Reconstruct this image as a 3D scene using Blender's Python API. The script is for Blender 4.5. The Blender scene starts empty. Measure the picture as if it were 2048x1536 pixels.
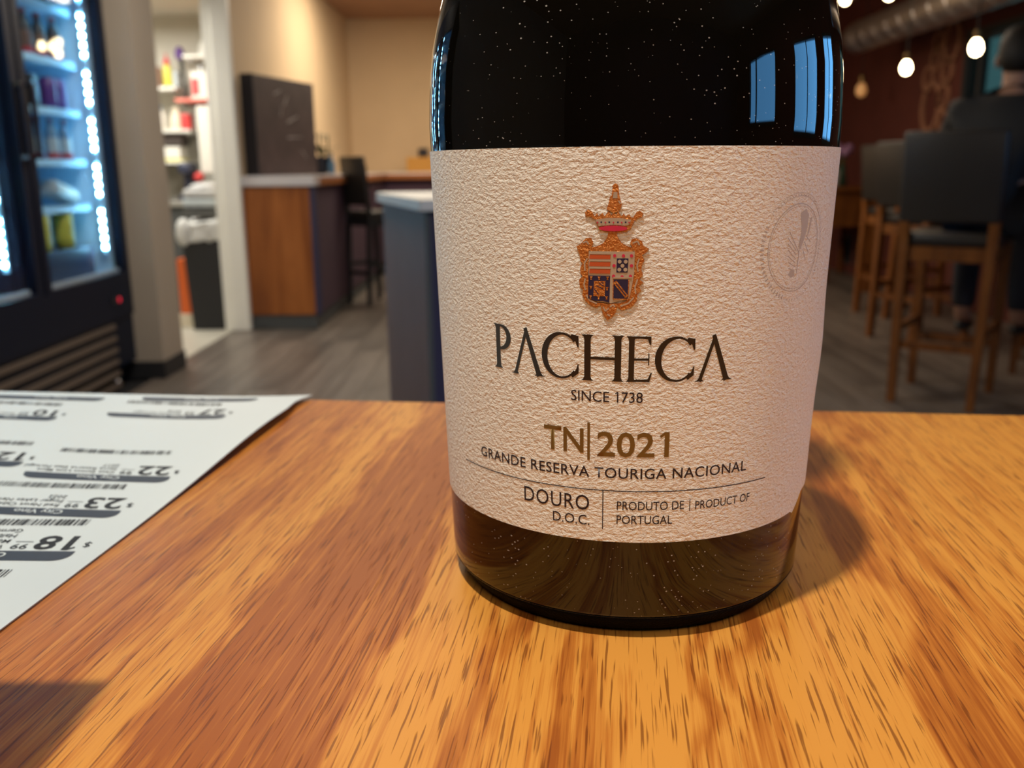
import bpy, bmesh, math, random, re
from mathutils import Vector, Matrix, Euler
random.seed(7)
S = bpy.context.scene
COL = S.collection
R = math.radians
PI = math.pi

# ------------------------------------------------------------------ camera
TABLE_Z = 1.03
cam = bpy.data.cameras.new('camera')
cam.sensor_fit = 'HORIZONTAL'; cam.sensor_width = 36.0
cam.lens = 36.0*1811.0/2048.0
cam.clip_start = 0.005; cam.clip_end = 60
cam.dof.use_dof = True; cam.dof.focus_distance = 0.168; cam.dof.aperture_fstop = 22.0
camo = bpy.data.objects.new('camera', cam); COL.objects.link(camo)
th, ro = R(13.42), R(-0.46)
fw = Vector((0, math.cos(th), -math.sin(th))); up0 = Vector((0, math.sin(th), math.cos(th))); rt0 = Vector((1, 0, 0))
rt = rt0*math.cos(ro)+up0*math.sin(ro); up = up0*math.cos(ro)-rt0*math.sin(ro)
M = Matrix((rt, up, -fw)).transposed().to_4x4(); M.translation = (0, 0, TABLE_Z+0.0923)
camo.matrix_world = M
S.camera = camo

# ------------------------------------------------------------------ world: even dusk sky seen through the windows
W = bpy.data.worlds.new('dusk_sky'); S.world = W; W.use_nodes = True
bg = W.node_tree.nodes['Background']; bg.inputs[0].default_value = (0.12, 0.40, 0.80, 1); bg.inputs[1].default_value = 6.2

# ------------------------------------------------------------------ lights
def light(name, kind, loc, power, color, size=0.1, size_y=None, target=None, spot=None):
    l = bpy.data.lights.new(name, kind); l.energy = power; l.color = color
    if kind == 'AREA':
        l.shape = 'RECTANGLE' if size_y else 'DISK'; l.size = size
        if size_y: l.size_y = size_y
    else:
        l.shadow_soft_size = size
        if spot: l.spot_size = R(spot); l.spot_blend = 0.5
    o = bpy.data.objects.new(name, l); COL.objects.link(o); o.location = loc
    if target is not None:
        o.rotation_euler = (Vector(target)-Vector(loc)).to_track_quat('-Z', 'Y').to_euler()
    return o
light('pendant_bulb_light', 'SPOT', (-0.168, -0.045, 2.262), 67, (1, .95, .88), .022, target=(0, .25, 1.03), spot=110)
light('fill_light', 'AREA', (-0.2, -1.3, 2.74), 17, (1, .86, .68), .9, .9, target=(-0.1, -.9, 0))  # unseen fill, added to lift the front of the bottle label
light('fill_light', 'AREA', (2.0, -.3, 2.74), 17, (1, .80, .68), .9, .9, target=(1.7, -.2, 0))  # added fill with no fixture, brightens the right side of the label
light('fill_light', 'AREA', (-0.75, 8.6, 2.74), 78, (1, .86, .66), 1.1, 1.6, target=(-1.0, 8.6, 0))  # unseen fill washing the beige wall from above
light('fill_light', 'AREA', (-0.9, 3.7, 2.74), 56, (1, .9, .76), .8, .8, target=(-.9, 4.2, 0))  # added fill that brightens the island top, no lamp modelled
light('fill_light', 'AREA', (1.6, 6.3, 2.74), 27, (1, .8, .6), .8, 1.6, target=(1.6, 6.3, 0))  # added fill for the stools and duct at the right
light('storeroom_light', 'AREA', (-2.75, 6.35, 2.22), 42, (1, .97, .88), .5, 1.1, target=(-2.75, 6.35, 0))

S.view_settings.view_transform = 'Standard'; S.view_settings.look = 'None'
S.view_settings.exposure = 0.0; S.view_settings.gamma = 1.0; S.view_settings.use_curve_mapping = False
S.cycles.use_denoising = True
S.cycles.max_bounces = 8; S.cycles.diffuse_bounces = 4; S.cycles.transparent_max_bounces = 16
S.cycles.sample_clamp_indirect = 6; S.cycles.caustics_reflective = False; S.cycles.caustics_refractive = False

# ------------------------------------------------------------------ materials
def newmat(name):
    m = bpy.data.materials.new(name); m.use_nodes = True
    return m, m.node_tree.nodes, m.node_tree.links, m.node_tree.nodes['Principled BSDF']
def mat(name, col, rough=.5, metal=0, spec=.5, var=.0, scale=30, bump=0, bscale=200, emit=None, estr=0, coat=0):
    m, N, L, b = newmat(name)
    b.inputs['Base Color'].default_value = (*col, 1); b.inputs['Roughness'].default_value = rough
    b.inputs['Metallic'].default_value = metal; b.inputs['Specular IOR Level'].default_value = spec
    b.inputs['Coat Weight'].default_value = coat; b.inputs['Coat Roughness'].default_value = .03
    if var or bump:
        tc = N.new('ShaderNodeTexCoord')
    if var:
        n = N.new('ShaderNodeTexNoise'); n.inputs['Scale'].default_value = scale; n.inputs['Detail'].default_value = 5
        L.new(tc.outputs['Object'], n.inputs['Vector'])
        r = N.new('ShaderNodeValToRGB'); r.color_ramp.elements[0].position = .3; r.color_ramp.elements[1].position = .7
        r.color_ramp.elements[0].color = (*[c*(1-var) for c in col], 1); r.color_ramp.elements[1].color = (*[min(1, c*(1+var)) for c in col], 1)
        L.new(n.outputs['Fac'], r.inputs['Fac']); L.new(r.outputs['Color'], b.inputs['Base Color'])
    if bump:
        n2 = N.new('ShaderNodeTexNoise'); n2.inputs['Scale'].default_value = bscale; n2.inputs['Detail'].default_value = 4
        L.new(tc.outputs['Object'], n2.inputs['Vector'])
        bp = N.new('ShaderNodeBump'); bp.inputs['Strength'].default_value = bump; bp.inputs['Distance'].default_value = .002
        L.new(n2.outputs['Fac'], bp.inputs['Height']); L.new(bp.outputs['Normal'], b.inputs['Normal'])
    if emit:
        b.inputs['Emission Color'].default_value = (*emit, 1); b.inputs['Emission Strength'].default_value = estr
    return m
def glassmat(name, tint, refl=1.0):
    m = bpy.data.materials.new(name); m.use_nodes = True; N = m.node_tree.nodes; L = m.node_tree.links
    N.clear()
    out = N.new('ShaderNodeOutputMaterial'); mx = N.new('ShaderNodeMixShader'); t = N.new('ShaderNodeBsdfTransparent'); g = N.new('ShaderNodeBsdfGlossy')
    lw = N.new('ShaderNodeLayerWeight'); pw = N.new('ShaderNodeMath'); pw.operation = 'POWER'; pw.inputs[1].default_value = 5
    f = N.new('ShaderNodeMath'); f.operation = 'MULTIPLY_ADD'; f.inputs[1].default_value = .75; f.inputs[2].default_value = .04
    L.new(lw.outputs['Facing'], pw.inputs[0]); L.new(pw.outputs[0], f.inputs[0])
    t.inputs[0].default_value = (*tint, 1); g.inputs['Roughness'].default_value = .01
    g.inputs[0].default_value = (refl, refl, refl, 1)
    L.new(f.outputs[0], mx.inputs[0]); L.new(t.outputs[0], mx.inputs[1]); L.new(g.outputs[0], mx.inputs[2]); L.new(mx.outputs[0], out.inputs[0])
    return m

def wood(name, dark, mid, light_, su=14, sv=1.6, pu=520, pv=45, pore=.55, rough=.32, seed=0., coat=.25, axis='Y', lo=.60, mi_=.76, hi=.93, fw_=.26, bands=None, spec=.5):
    """streaky timber, grain running along the local axis"""
    m, N, L, b = newmat(name)
    tc = N.new('ShaderNodeTexCoord')
    def mapped(a, c, off):
        mp = N.new('ShaderNodeMapping')
        s = {'Y': (a, c, a), 'X': (c, a, a), 'Z': (a, a, c)}[axis]
        mp.inputs['Scale'].default_value = s; mp.inputs['Location'].default_value = (off, off*.7, off*.3)
        L.new(tc.outputs['Object'], mp.inputs['Vector']); return mp
    def noise(mp, detail, rough_, dist=0):
        n = N.new('ShaderNodeTexNoise'); n.inputs['Scale'].default_value = 1; n.inputs['Detail'].default_value = detail
        n.inputs['Roughness'].default_value = rough_; n.inputs['Distortion'].default_value = dist
        L.new(mp.outputs[0], n.inputs['Vector']); return n
    big = noise(mapped(su, sv, seed), 3, .55, .8)
    mid_n = noise(mapped(su*9, sv*3.5, seed+3), 4, .6, .3)
    fine = noise(mapped(pu*.6, pv*.28, seed+5), 3, .65)
    pores = noise(mapped(pu, pv, seed+9), 1, .4)
    def math_(op, a, c, clamp=False):
        x = N.new('ShaderNodeMath'); x.operation = op; x.use_clamp = clamp
        for i, v in enumerate((a, c)):
            if isinstance(v, (int, float)): x.inputs[i].default_value = v
            else: L.new(v, x.inputs[i])
        return x.outputs[0]
    bigv = big.outputs['Fac']
    if bands:
        # the board's own figure: dark and light growth bands across the grain, wandering along it
        wob = noise(mapped(9, 13, seed+20), 3, .6); sx = N.new('ShaderNodeSeparateXYZ'); L.new(tc.outputs['Object'], sx.inputs[0])
        uu = math_('ADD', sx.outputs['X'], math_('MULTIPLY', math_('SUBTRACT', wob.outputs['Fac'], .5), .038))
        jag = noise(mapped(220, 22, seed+31), 2, .5)
        uu = math_('ADD', uu, math_('MULTIPLY', math_('SUBTRACT', jag.outputs['Fac'], .5), .014))
        br = N.new('ShaderNodeValToRGB'); be = br.color_ramp.elements; u0, u1 = bands[0][0], bands[-1][0]
        L.new(math_('DIVIDE', math_('SUBTRACT', uu, u0), u1-u0), br.inputs['Fac'])
        be[0].position = 0; be[0].color = (1-bands[0][1],)*3+(1,); be[1].position = 1; be[1].color = (1-bands[-1][1],)*3+(1,)
        for bu, bd in bands[1:-1]:
            be.new((bu-u0)/(u1-u0)).color = (1-bd, 1-bd, 1-bd, 1)
        bigv = math_('ADD', math_('ADD', math_('MULTIPLY', br.outputs['Color'], .25), .375), math_('MULTIPLY', math_('SUBTRACT', big.outputs['Fac'], .5), .30))
    v = math_('ADD', math_('MULTIPLY', bigv, .95), math_('MULTIPLY', mid_n.outputs['Fac'], .38))
    v = math_('ADD', v, math_('MULTIPLY', fine.outputs['Fac'], fw_))
    r = N.new('ShaderNodeValToRGB'); e = r.color_ramp.elements
    e[0].position = lo; e[0].color = (*dark, 1); e[1].position = hi; e[1].color = (*light_, 1)
    x = e.new(mi_); x.color = (*mid, 1)
    L.new(v, r.inputs['Fac'])
    pr = N.new('ShaderNodeMapRange'); pr.inputs['From Min'].default_value = .60; pr.inputs['From Max'].default_value = .68
    L.new(pores.outputs['Fac'], pr.inputs['Value'])
    pm = math_('MULTIPLY', pr.outputs[0], pore)
    mx = N.new('ShaderNodeMixRGB'); mx.blend_type = 'MIX'; mx.inputs['Color2'].default_value = (dark[0]*.42, dark[1]*.32, dark[2]*.35, 1)
    L.new(pm, mx.inputs['Fac']); L.new(r.outputs['Color'], mx.inputs['Color1']); L.new(mx.outputs['Color'], b.inputs['Base Color'])
    b.inputs['Roughness'].default_value = rough; b.inputs['Specular IOR Level'].default_value = spec; b.inputs['Coat Weight'].default_value = coat; b.inputs['Coat Roughness'].default_value = .18
    bp = N.new('ShaderNodeBump'); bp.inputs['Strength'].default_value = .25; bp.inputs['Distance'].default_value = .0003; bp.invert = True
    L.new(pr.outputs[0], bp.inputs['Height']); L.new(bp.outputs['Normal'], b.inputs['Normal'])
    return m

MT = {}
MT['table'] = wood('varnished_oak', (.28, .074, .0105), (.42, .138, .0195), (.565, .238, .039), su=24, sv=4.0, pu=2300, pv=80, pore=.7, seed=2.3, lo=.77, mi_=.88, hi=1.0, rough=.45, coat=.0, spec=.16, fw_=.46, bands=[(-.11, .5), (-.092, .3), (-.075, .8), (-.06, .45), (-.045, .75), (-.036, .35), (-.026, .15), (-.019, .85), (-.005, 1), (.010, .9), (.015, .25), (.024, .1), (.031, .2), (.035, .8), (.0385, .15), (.047, .1),
    (.051, .85), (.056, .6), (.060, .05), (.069, .1), (.0725, .8), (.076, .1), (.081, .9), (.086, .3), (.092, 0), (.108, .05), (.113, .8), (.122, .75), (.127, .2), (.133, .85), (.142, .3), (.17, .15)])
MT['paper'] = mat('white_paper', (.565, .615, .605), .42, spec=.35)
MT['ink'] = mat('black_ink', (.012, .013, .017), .6)
MT['slate_ink'] = mat('slate_ink', (.035, .043, .06), .55)
MT['label_ink'] = mat('dark_print', (.014, .008, .014), .5)
MT['foil_black'] = mat('black_foil', (.035, .028, .022), .28, metal=.5)
MT['foil_olive'] = mat('olive_gold_print', (.19, .11, .025), .4, metal=.3)
MT['foil_copper'] = mat('copper_gold_foil', (.50, .16, .02), .33, metal=.45, bump=.5, bscale=2500)
MT['foil_silver'] = mat('pale_foil', (.55, .47, .36), .35, metal=.3)
MT['crest_navy'] = mat('navy_print', (.02, .018, .06), .4)
MT['crest_red'] = mat('red_print', (.62, .03, .08), .4)
MT['crest_brick'] = mat('brick_red_print', (.55, .10, .03), .4)
MT['seal'] = mat('seal_print', (.48, .42, .35), .6)
# textured label paper
def labelmat():
    m, N, L, b = newmat('embossed_cream_paper')
    b.inputs['Base Color'].default_value = (.84, .78, .665, 1); b.inputs['Roughness'].default_value = .42; b.inputs['Specular IOR Level'].default_value = .35
    tc = N.new('ShaderNodeTexCoord'); mp = N.new('ShaderNodeMapping'); mp.inputs['Scale'].default_value = (1000, 1000, 1500)
    L.new(tc.outputs['Object'], mp.inputs['Vector'])
    n = N.new('ShaderNodeTexNoise'); n.inputs['Scale'].default_value = 1; n.inputs['Detail'].default_value = 3.5; n.inputs['Roughness'].default_value = .6; n.inputs['Distortion'].default_value = .2
    L.new(mp.outputs[0], n.inputs['Vector'])
    bp = N.new('ShaderNodeBump'); bp.inputs['Strength'].default_value = .85; bp.inputs['Distance'].default_value = .00095
    L.new(n.outputs['Fac'], bp.inputs['Height']); L.new(bp.outputs['Normal'], b.inputs['Normal'])
    return m
MT['label'] = labelmat()
def bottleglass():
    m, N, L, b = newmat('dusty_dark_glass')
    b.inputs['Roughness'].default_value = .02; b.inputs['IOR'].default_value = 1.52
    b.inputs['Coat Weight'].default_value = .22; b.inputs['Coat Roughness'].default_value = .01
    tc = N.new('ShaderNodeTexCoord')
    mp = N.new('ShaderNodeMapping'); mp.inputs['Rotation'].default_value = (.4, .3, .5); mp.inputs['Scale'].default_value = (1050, 600, 1350)
    L.new(tc.outputs['Object'], mp.inputs['Vector'])
    n = N.new('ShaderNodeTexVoronoi'); n.inputs['Scale'].default_value = 1; n.inputs['Randomness'].default_value = 1
    L.new(mp.outputs[0], n.inputs['Vector'])
    big = N.new('ShaderNodeTexNoise'); big.inputs['Scale'].default_value = 60; L.new(tc.outputs['Object'], big.inputs['Vector'])
    th_ = N.new('ShaderNodeMapRange'); th_.inputs['From Min'].default_value = .35; th_.inputs['From Max'].default_value = .75
    th_.inputs['To Min'].default_value = .05; th_.inputs['To Max'].default_value = .22
    L.new(big.outputs['Fac'], th_.inputs['Value'])
    lt = N.new('ShaderNodeMath'); lt.operation = 'LESS_THAN'; L.new(n.outputs['Distance'], lt.inputs[0]); L.new(th_.outputs[0], lt.inputs[1])
    # only some cells carry a speck
    sep = N.new('ShaderNodeSeparateColor'); L.new(n.outputs['Color'], sep.inputs[0])
    g2 = N.new('ShaderNodeMath'); g2.operation = 'GREATER_THAN'; g2.inputs[1].default_value = .58; L.new(sep.outputs[0], g2.inputs[0])
    mu = N.new('ShaderNodeMath'); mu.operation = 'MULTIPLY'; L.new(lt.outputs[0], mu.inputs[0]); L.new(g2.outputs[0], mu.inputs[1])
    mx = N.new('ShaderNodeMixRGB'); mx.inputs['Color1'].default_value = (.0030, .0024, .0014, 1); mx.inputs['Color2'].default_value = (.34, .32, .29, 1)
    L.new(mu.outputs[0], mx.inputs['Fac']); L.new(mx.outputs[0], b.inputs['Base Color'])
    return m
MT['glass'] = bottleglass()
MT['heel'] = mat('matt_dark_glass', (.0025, .002, .0015), .6, spec=.05, bump=.4, bscale=1500)
MT['capsule'] = mat('black_capsule', (.01, .01, .012), .35)
# room
MT['plank'] = wood('grey_brown_vinyl', (.085, .068, .056), (.125, .102, .085), (.17, .142, .12), su=6, sv=.8, pu=90, pv=8, pore=.2, rough=.36, seed=4, coat=.0)
MT['plank2'] = wood('grey_brown_vinyl_dark', (.07, .057, .048), (.10, .083, .07), (.14, .118, .10), su=6, sv=.8, pu=90, pv=8, pore=.2, rough=.36, seed=14, coat=.0)
MT['plank3'] = wood('grey_brown_vinyl_pale', (.10, .082, .067), (.145, .12, .10), (.19, .16, .135), su=6, sv=.8, pu=90, pv=8, pore=.2, rough=.36, seed=24, coat=.0)
MT['tile'] = mat('pale_tile', (.55, .52, .44), .4, var=.08, scale=6)
MT['beige'] = mat('beige_paint', (.64, .475, .295), .8, var=.03, scale=3, bump=.15, bscale=120)
MT['ceil'] = mat('tan_ceiling_paint', (.36, .20, .115), .9, var=.04, scale=4)
MT['taupe'] = mat('taupe_paint', (.36, .30, .235), .8, var=.03, scale=4)
MT['white_paint'] = mat('white_gloss_paint', (.80, .79, .73), .4, var=.02, scale=5)
MT['room_white'] = mat('off_white_paint', (.62, .59, .51), .85, var=.03, scale=4)
MT['maroon'] = mat('maroon_paint', (.105, .022, .014), .75, var=.1, scale=3)
MT['plum'] = mat('plum_paint', (.055, .025, .045), .75, var=.1, scale=3)
MT['black'] = mat('black_enamel', (.006, .009, .020), .42, spec=.14)
MT['black_base'] = mat('black_rubber', (.012, .012, .014), .6)
MT['win_frame'] = mat('dark_window_frame', (.03, .028, .03), .5)
MT['pane'] = glassmat('clear_pane', (.96, .97, .98))
MT['pane_tint'] = glassmat('tinted_pane', (.20, .19, .14))
MT['pane_frost'] = glassmat('dim_pane', (.11, .065, .06))
MT['cooler_glass'] = glassmat('cooler_glass', (.90, .94, .96), .9)
MT['cooler_white'] = mat('cooler_lining', (.46, .68, .84), .35)
MT['led'] = mat('cool_led', (.8, .9, 1), .4, emit=(.30, .72, 1.0), estr=210)
MT['red_led'] = mat('red_indicator', (.6, .01, .03), .3, emit=(1, .02, .06), estr=.55)
MT['steel'] = mat('brushed_steel', (.62, .62, .62), .3, metal=1, var=.05, scale=40)
MT['grille'] = mat('bronze_grille', (.15, .115, .09), .45, metal=.3)
MT['chrome'] = mat('chrome', (.6, .62, .66), .15, metal=1)
MT['cherry'] = wood('cherry_laminate', (.22, .062, .012), (.30, .092, .018), (.38, .125, .028), su=8, sv=1.2, pu=150, pv=12, pore=.12, rough=.4, seed=7, coat=0, axis='Z')
MT['cherry_edge'] = mat('cherry_edge_band', (.33, .11, .03), .4, var=.1, scale=10)
MT['slab'] = mat('white_counter', (.62, .60, .62), .3, var=.02, scale=8)
MT['slab_edge'] = mat('pale_grey_slab', (.84, .86, .84), .32, var=.03, scale=9)
MT['kick'] = mat('grey_kick', (.075, .082, .084), .6)
MT['board'] = mat('umber_board', (.075, .046, .044), .62, var=.25, scale=7)
MT['board_edge'] = mat('black_board_edge', (.012, .012, .018), .5)
MT['chalk'] = mat('chalk', (.36, .31, .30), .8)
MT['island_face'] = mat('mauve_grey_panel', (.23, .13, .11), .6, var=.06, scale=5)
MT['navy'] = mat('navy_panel', (.030, .028, .075), .55)
MT['stool_wood'] = wood('walnut_stain', (.105, .031, .005), (.17, .054, .009), (.24, .082, .015), su=20, sv=3, pu=300, pv=20, pore=.3, rough=.4, seed=11, coat=.1, axis='Z')
MT['leather'] = mat('charcoal_leather', (.030, .026, .024), .42, bump=.2, bscale=300)
MT['leather_edge'] = mat('grey_leather', (.16, .14, .115), .45)
MT['duct'] = mat('galvanised_steel', (.72, .69, .68), .40, metal=1, var=.08, scale=12)
MT['bulb'] = mat('glowing_bulb', (1, .9, .7), .3, emit=(1, .76, .42), estr=26)
MT['bulb_dim'] = mat('amber_bulb', (1, .7, .4), .3, emit=(1, .42, .12), estr=.28)
MT['brass'] = mat('aged_brass', (.25, .16, .07), .4, metal=1)
MT['cord'] = mat('black_cord', (.01, .01, .01), .6)
MT['tanwood'] = mat('tan_wood_letters', (.36, .17, .10), .7, var=.12, scale=15)
MT['skin'] = mat('skin', (.45, .24, .16), .5)
MT['hair'] = mat('dark_hair', (.010, .007, .005), .6, bump=.5, bscale=150)
MT['jacket'] = mat('black_jacket', (.010, .011, .014), .7, bump=.2, bscale=90)
MT['jeans'] = mat('dark_jeans', (.018, .02, .03), .8)
MT['shoe'] = mat('black_shoe', (.012, .01, .01), .5)
def cm(key, col, rough=.45, **k):
    MT[key] = mat(key, col, rough, **k); return MT[key]
for k, c in dict(dark_bottle=(.012, .016, .022), purple_can=(.10, .035, .22), blue_bottle=(.10, .22, .36), yellow_can=(.62, .56, .08), red_base=(.42, .03, .04), silver_pack=(.45, .50, .52),
                 brown_pack=(.13, .07, .05), pink_can=(.42, .14, .17), green_bottle=(.02, .07, .04), white_plastic=(.78, .76, .70), cream=(.70, .62, .48), orange=(.72, .13, .02),
                 red=(.62, .05, .05), coral=(.80, .22, .17), grey_cloth=(.06, .06, .055), violet=(.12, .05, .24), pinkish=(.55, .33, .30), darkbox=(.07, .055, .05), navy_cloth=(.03, .035, .07),
                 silver=(.50, .50, .50), bagplastic=(.62, .62, .60), leaf=(.05, .075, .02), lilac=(.45, .25, .45), kraft=(.42, .20, .05), mustard=(.50, .24, .04), pot=(.02, .02, .03)).items():
    cm(k, c)

# ------------------------------------------------------------------ builders
def tag(o, label=None, cat=None, group=None, kind=None):
    if label: o['label'] = label
    if cat: o['category'] = cat
    if group: o['group'] = group
    if kind: o['kind'] = kind
    return o
def thing(name, label, cat, loc=(0, 0, 0), rotz=0., group=None):
    o = bpy.data.objects.new(name, None); COL.objects.link(o); o.empty_display_size = .05
    o.location = loc; o.rotation_euler = (0, 0, rotz)
    return tag(o, label, cat, group)
def root_loc(p):
    while p.parent: p = p.parent
    return p.location.copy()
def emit_obj(name, bm, m, parent=None, world=False, smooth=False, loc=None):
    """link a bmesh as one object; world=True: vertices are given in room coordinates"""
    if world and parent is not None:
        bmesh.ops.translate(bm, verts=bm.verts, vec=-root_loc(parent))
    if world and parent is None and loc is not None:
        bmesh.ops.translate(bm, verts=bm.verts, vec=-Vector(loc))
    bmesh.ops.recalc_face_normals(bm, faces=bm.faces)
    me = bpy.data.meshes.new(name); bm.to_mesh(me); bm.free()
    for mm in (m if isinstance(m, (list, tuple)) else [m]): me.materials.append(mm)
    if smooth:
        for p in me.polygons: p.use_smooth = True
    o = bpy.data.objects.new(name, me); COL.objects.link(o)
    if parent is not None: o.parent = parent
    if loc is not None: o.location = loc
    return o
def sharp_smooth(o, ang=40):
    me = o.data
    for p in me.polygons: p.use_smooth = True
    try: me.set_sharp_from_angle(angle=R(ang))
    except Exception: pass
    return o
def NB(): return bmesh.new()
def box(bm, x0, x1, y0, y1, z0, z1, mi=0, rot=None, bev=0.):
    vs = [bm.verts.new((x, y, z)) for z in (z0, z1) for y in (y0, y1) for x in (x0, x1)]
    fs = [bm.faces.new([vs[i] for i in q]) for q in ((0, 2, 3, 1), (4, 5, 7, 6), (0, 1, 5, 4), (2, 6, 7, 3), (0, 4, 6, 2), (1, 3, 7, 5))]
    for f in fs: f.material_index = mi
    if bev:
        es = list({e for f in fs for e in f.edges})
        r = bmesh.ops.bevel(bm, geom=es, offset=bev, segments=2, affect='EDGES', profile=.5)
        for f in r['faces']: f.material_index = mi
        vs = list({v for f in bm.faces for v in f.verts}) if rot else vs
    if rot: bmesh.ops.transform(bm, matrix=rot, verts=vs)
    return fs
def beam(bm, p, q, a, b=None, up=(0, 0, 1), a2=None, b2=None, mi=0):
    """tapered square bar from p to q"""
    p, q = Vector(p), Vector(q); d = (q-p).normalized(); u = Vector(up)
    if abs(d.dot(u)) > .95: u = Vector((0, 1, 0))
    s = d.cross(u).normalized(); u = s.cross(d).normalized(); b = b or a; a2 = a2 or a; b2 = b2 or b
    vs = []
    for c, ha, hb in ((p, a/2, b/2), (q, a2/2, b2/2)):
        for i, j in ((-1, -1), (1, -1), (1, 1), (-1, 1)): vs.append(bm.verts.new(c+s*ha*i+u*hb*j))
    for f in ((0, 1, 2, 3), (7, 6, 5, 4), (0, 4, 5, 1), (1, 5, 6, 2), (2, 6, 7, 3), (3, 7, 4, 0)):
        bm.faces.new([vs[i] for i in f]).material_index = mi
def lathe(bm, prof, seg=32, c=(0, 0, 0), mi=0, axis='Z', cap=True):
    rings = []
    for r, z in prof:
        ring = []
        for i in range(seg):
            a = 2*PI*i/seg; x, y = r*math.cos(a), r*math.sin(a)
            v = (c[0]+x, c[1]+y, c[2]+z) if axis == 'Z' else ((c[0]+x, c[1]+z, c[2]+y) if axis == 'Y' else (c[0]+z, c[1]+x, c[2]+y))
            ring.append(bm.verts.new(v))
        rings.append(ring)
    for a, b in zip(rings[:-1], rings[1:]):
        for i in range(seg):
            bm.faces.new((a[i], a[(i+1) % seg], b[(i+1) % seg], b[i])).material_index = mi
    if cap:
        bm.faces.new(rings[0][::-1]).material_index = mi; bm.faces.new(rings[-1]).material_index = mi
def tube(bm, pts, r, seg=8, mi=0, closed=False):
    pts = [Vector(p) for p in pts]; n = len(pts); rings = []
    rs = r if isinstance(r, (list, tuple)) else [r]*n
    for i, p in enumerate(pts):
        d = ((pts[(i+1) % n]-pts[i-1]) if closed else (pts[min(i+1, n-1)]-pts[max(i-1, 0)])).normalized()
        u = Vector((0, 0, 1)) if abs(d.z) < .9 else Vector((1, 0, 0))
        s = d.cross(u).normalized(); u = s.cross(d)
        rings.append([bm.verts.new(p+(s*math.cos(2*PI*k/seg)+u*math.sin(2*PI*k/seg))*rs[i]) for k in range(seg)])
    pr = list(zip(rings[:-1], rings[1:]))+([(rings[-1], rings[0])] if closed else [])
    for a, b in pr:
        for k in range(seg): bm.faces.new((a[k], a[(k+1) % seg], b[(k+1) % seg], b[k])).material_index = mi
    if not closed: bm.faces.new(rings[0]).material_index = mi; bm.faces.new(rings[-1][::-1]).material_index = mi
def ball(bm, c, r, sx=1, sy=1, sz=1, u=16, v=10, mi=0):
    g = bmesh.ops.create_uvsphere(bm, u_segments=u, v_segments=v, radius=r)
    for f in {f for w in g['verts'] for f in w.link_faces}: f.material_index = mi
    bmesh.ops.transform(bm, matrix=Matrix.Translation(c) @ Matrix.Diagonal((sx, sy, sz, 1)), verts=g['verts'])
def simple(name, label, cat, x0, x1, y0, y1, z0, z1, m, bev=.004, group=None):
    loc = ((x0+x1)/2, (y0+y1)/2, z0); bm = NB(); box(bm, x0, x1, y0, y1, z0, z1, bev=bev)
    return tag(emit_obj(name, bm, m, None, True, loc=loc), label, cat, group)
def struct(name, boxes, m, bev=0.):
    bm = NB()
    for b in boxes: box(bm, *b, bev=bev)
    return tag(emit_obj(name, bm, m), kind='structure')
def dup(o, parent=None):
    c = o.copy(); COL.objects.link(c)
    if parent is not None: c.parent = parent
    for ch in list(o.children): dup(ch, c)
    return c

# ================================================================== SETTING
FX0, FX1, FY0, FY1 = -1.99, 3.60, -3.0, 11.1
CEIL = 2.80
floor = struct('floor', [(-4.5, 3.75, FY0-.15, FY1+.15, -.12, -.012)], MT['black_base'])
# floor planks, each its own piece (the far and near strips the photo shows)
plank_src = {}
def plank(x, y, w, l, k):
    key = (k, round(w, 3), round(l, 3))
    if key not in plank_src:
        bm = NB(); box(bm, .0015, w-.0015, .0015, l-.0015, -.012, 0, bev=0)
        o = emit_obj('plank', bm, MT[('plank', 'plank2', 'plank3')[k]], floor); plank_src[key] = o
    else:
        o = plank_src[key].copy(); COL.objects.link(o)
    o.location = (x, y, 0)
nplank = 0; starts = []
w = .20
nx = int(math.ceil((FX1-FX0)/w))
for i in range(nx):
    x = FX0+i*w; ww = min(w, FX1-x)
    y = 3.2-random.choice((0, .35, .7, 1.05)); starts.append(y)
    while y < FY1-.01:
        l = 1.4
        y2 = min(y+l, FY1)
        if y2-y > .05: plank(x, y, ww, round(y2-y, 2), random.choice((0, 0, 1, 2, 1))); nplank += 1
        y += l
bm = NB()
for i in range(nx):
    x = FX0+i*w; ww = min(w, FX1-x); y = FY0
    box(bm, x+.0015, x+ww-.0015, FY0, starts[i]-.0015, -.012, 0)
nearfl = emit_obj('near_planks', bm, MT['plank'], floor); nearfl['kind'] = 'stuff'
# storeroom tiles
tiles = []
tsrc = None
for i in range(6):
    for j in range(7):
        x, y = -4.4+i*.4, 4.95+j*.4
        if tsrc is None:
            bm = NB(); box(bm, .003, .397, .003, .397, -.012, .002); tsrc = emit_obj('tile', bm, MT['tile'], floor); o = tsrc
        else:
            o = tsrc.copy(); COL.objects.link(o)
        o.location = (x, y, 0)

struct('ceiling', [(-4.5, 3.75, FY0-.15, FY1+.15, CEIL, CEIL+.1)], MT['ceil'])
# left side: near wall behind the cooler, pier, doorway, beige wall
struct('wall_left_near', [(-2.95, -2.80, FY0, 5.0, 0, CEIL)], MT['taupe'])
struct('wall_pier', [(-2.80, -1.925, 4.905, 5.215, 0, CEIL)], MT['taupe'])
struct('baseboard_pier', [(-2.79, -1.917, 4.897, 5.223, 0.001, .097)], MT['black_base'])
struct('wall_left', [(-2.02, -1.875, 6.43, FY1, 0, CEIL), (-2.02, -1.875, 5.215, 6.43, 2.36, CEIL)], MT['beige'])
struct('wall_back', [(-2.02, 3.75, FY1, FY1+.15, 0, CEIL)], MT['beige'])
struct('wall_front', [(-2.95, 3.75, FY0-.15, FY0, 0, CEIL)], MT['plum'])
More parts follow.
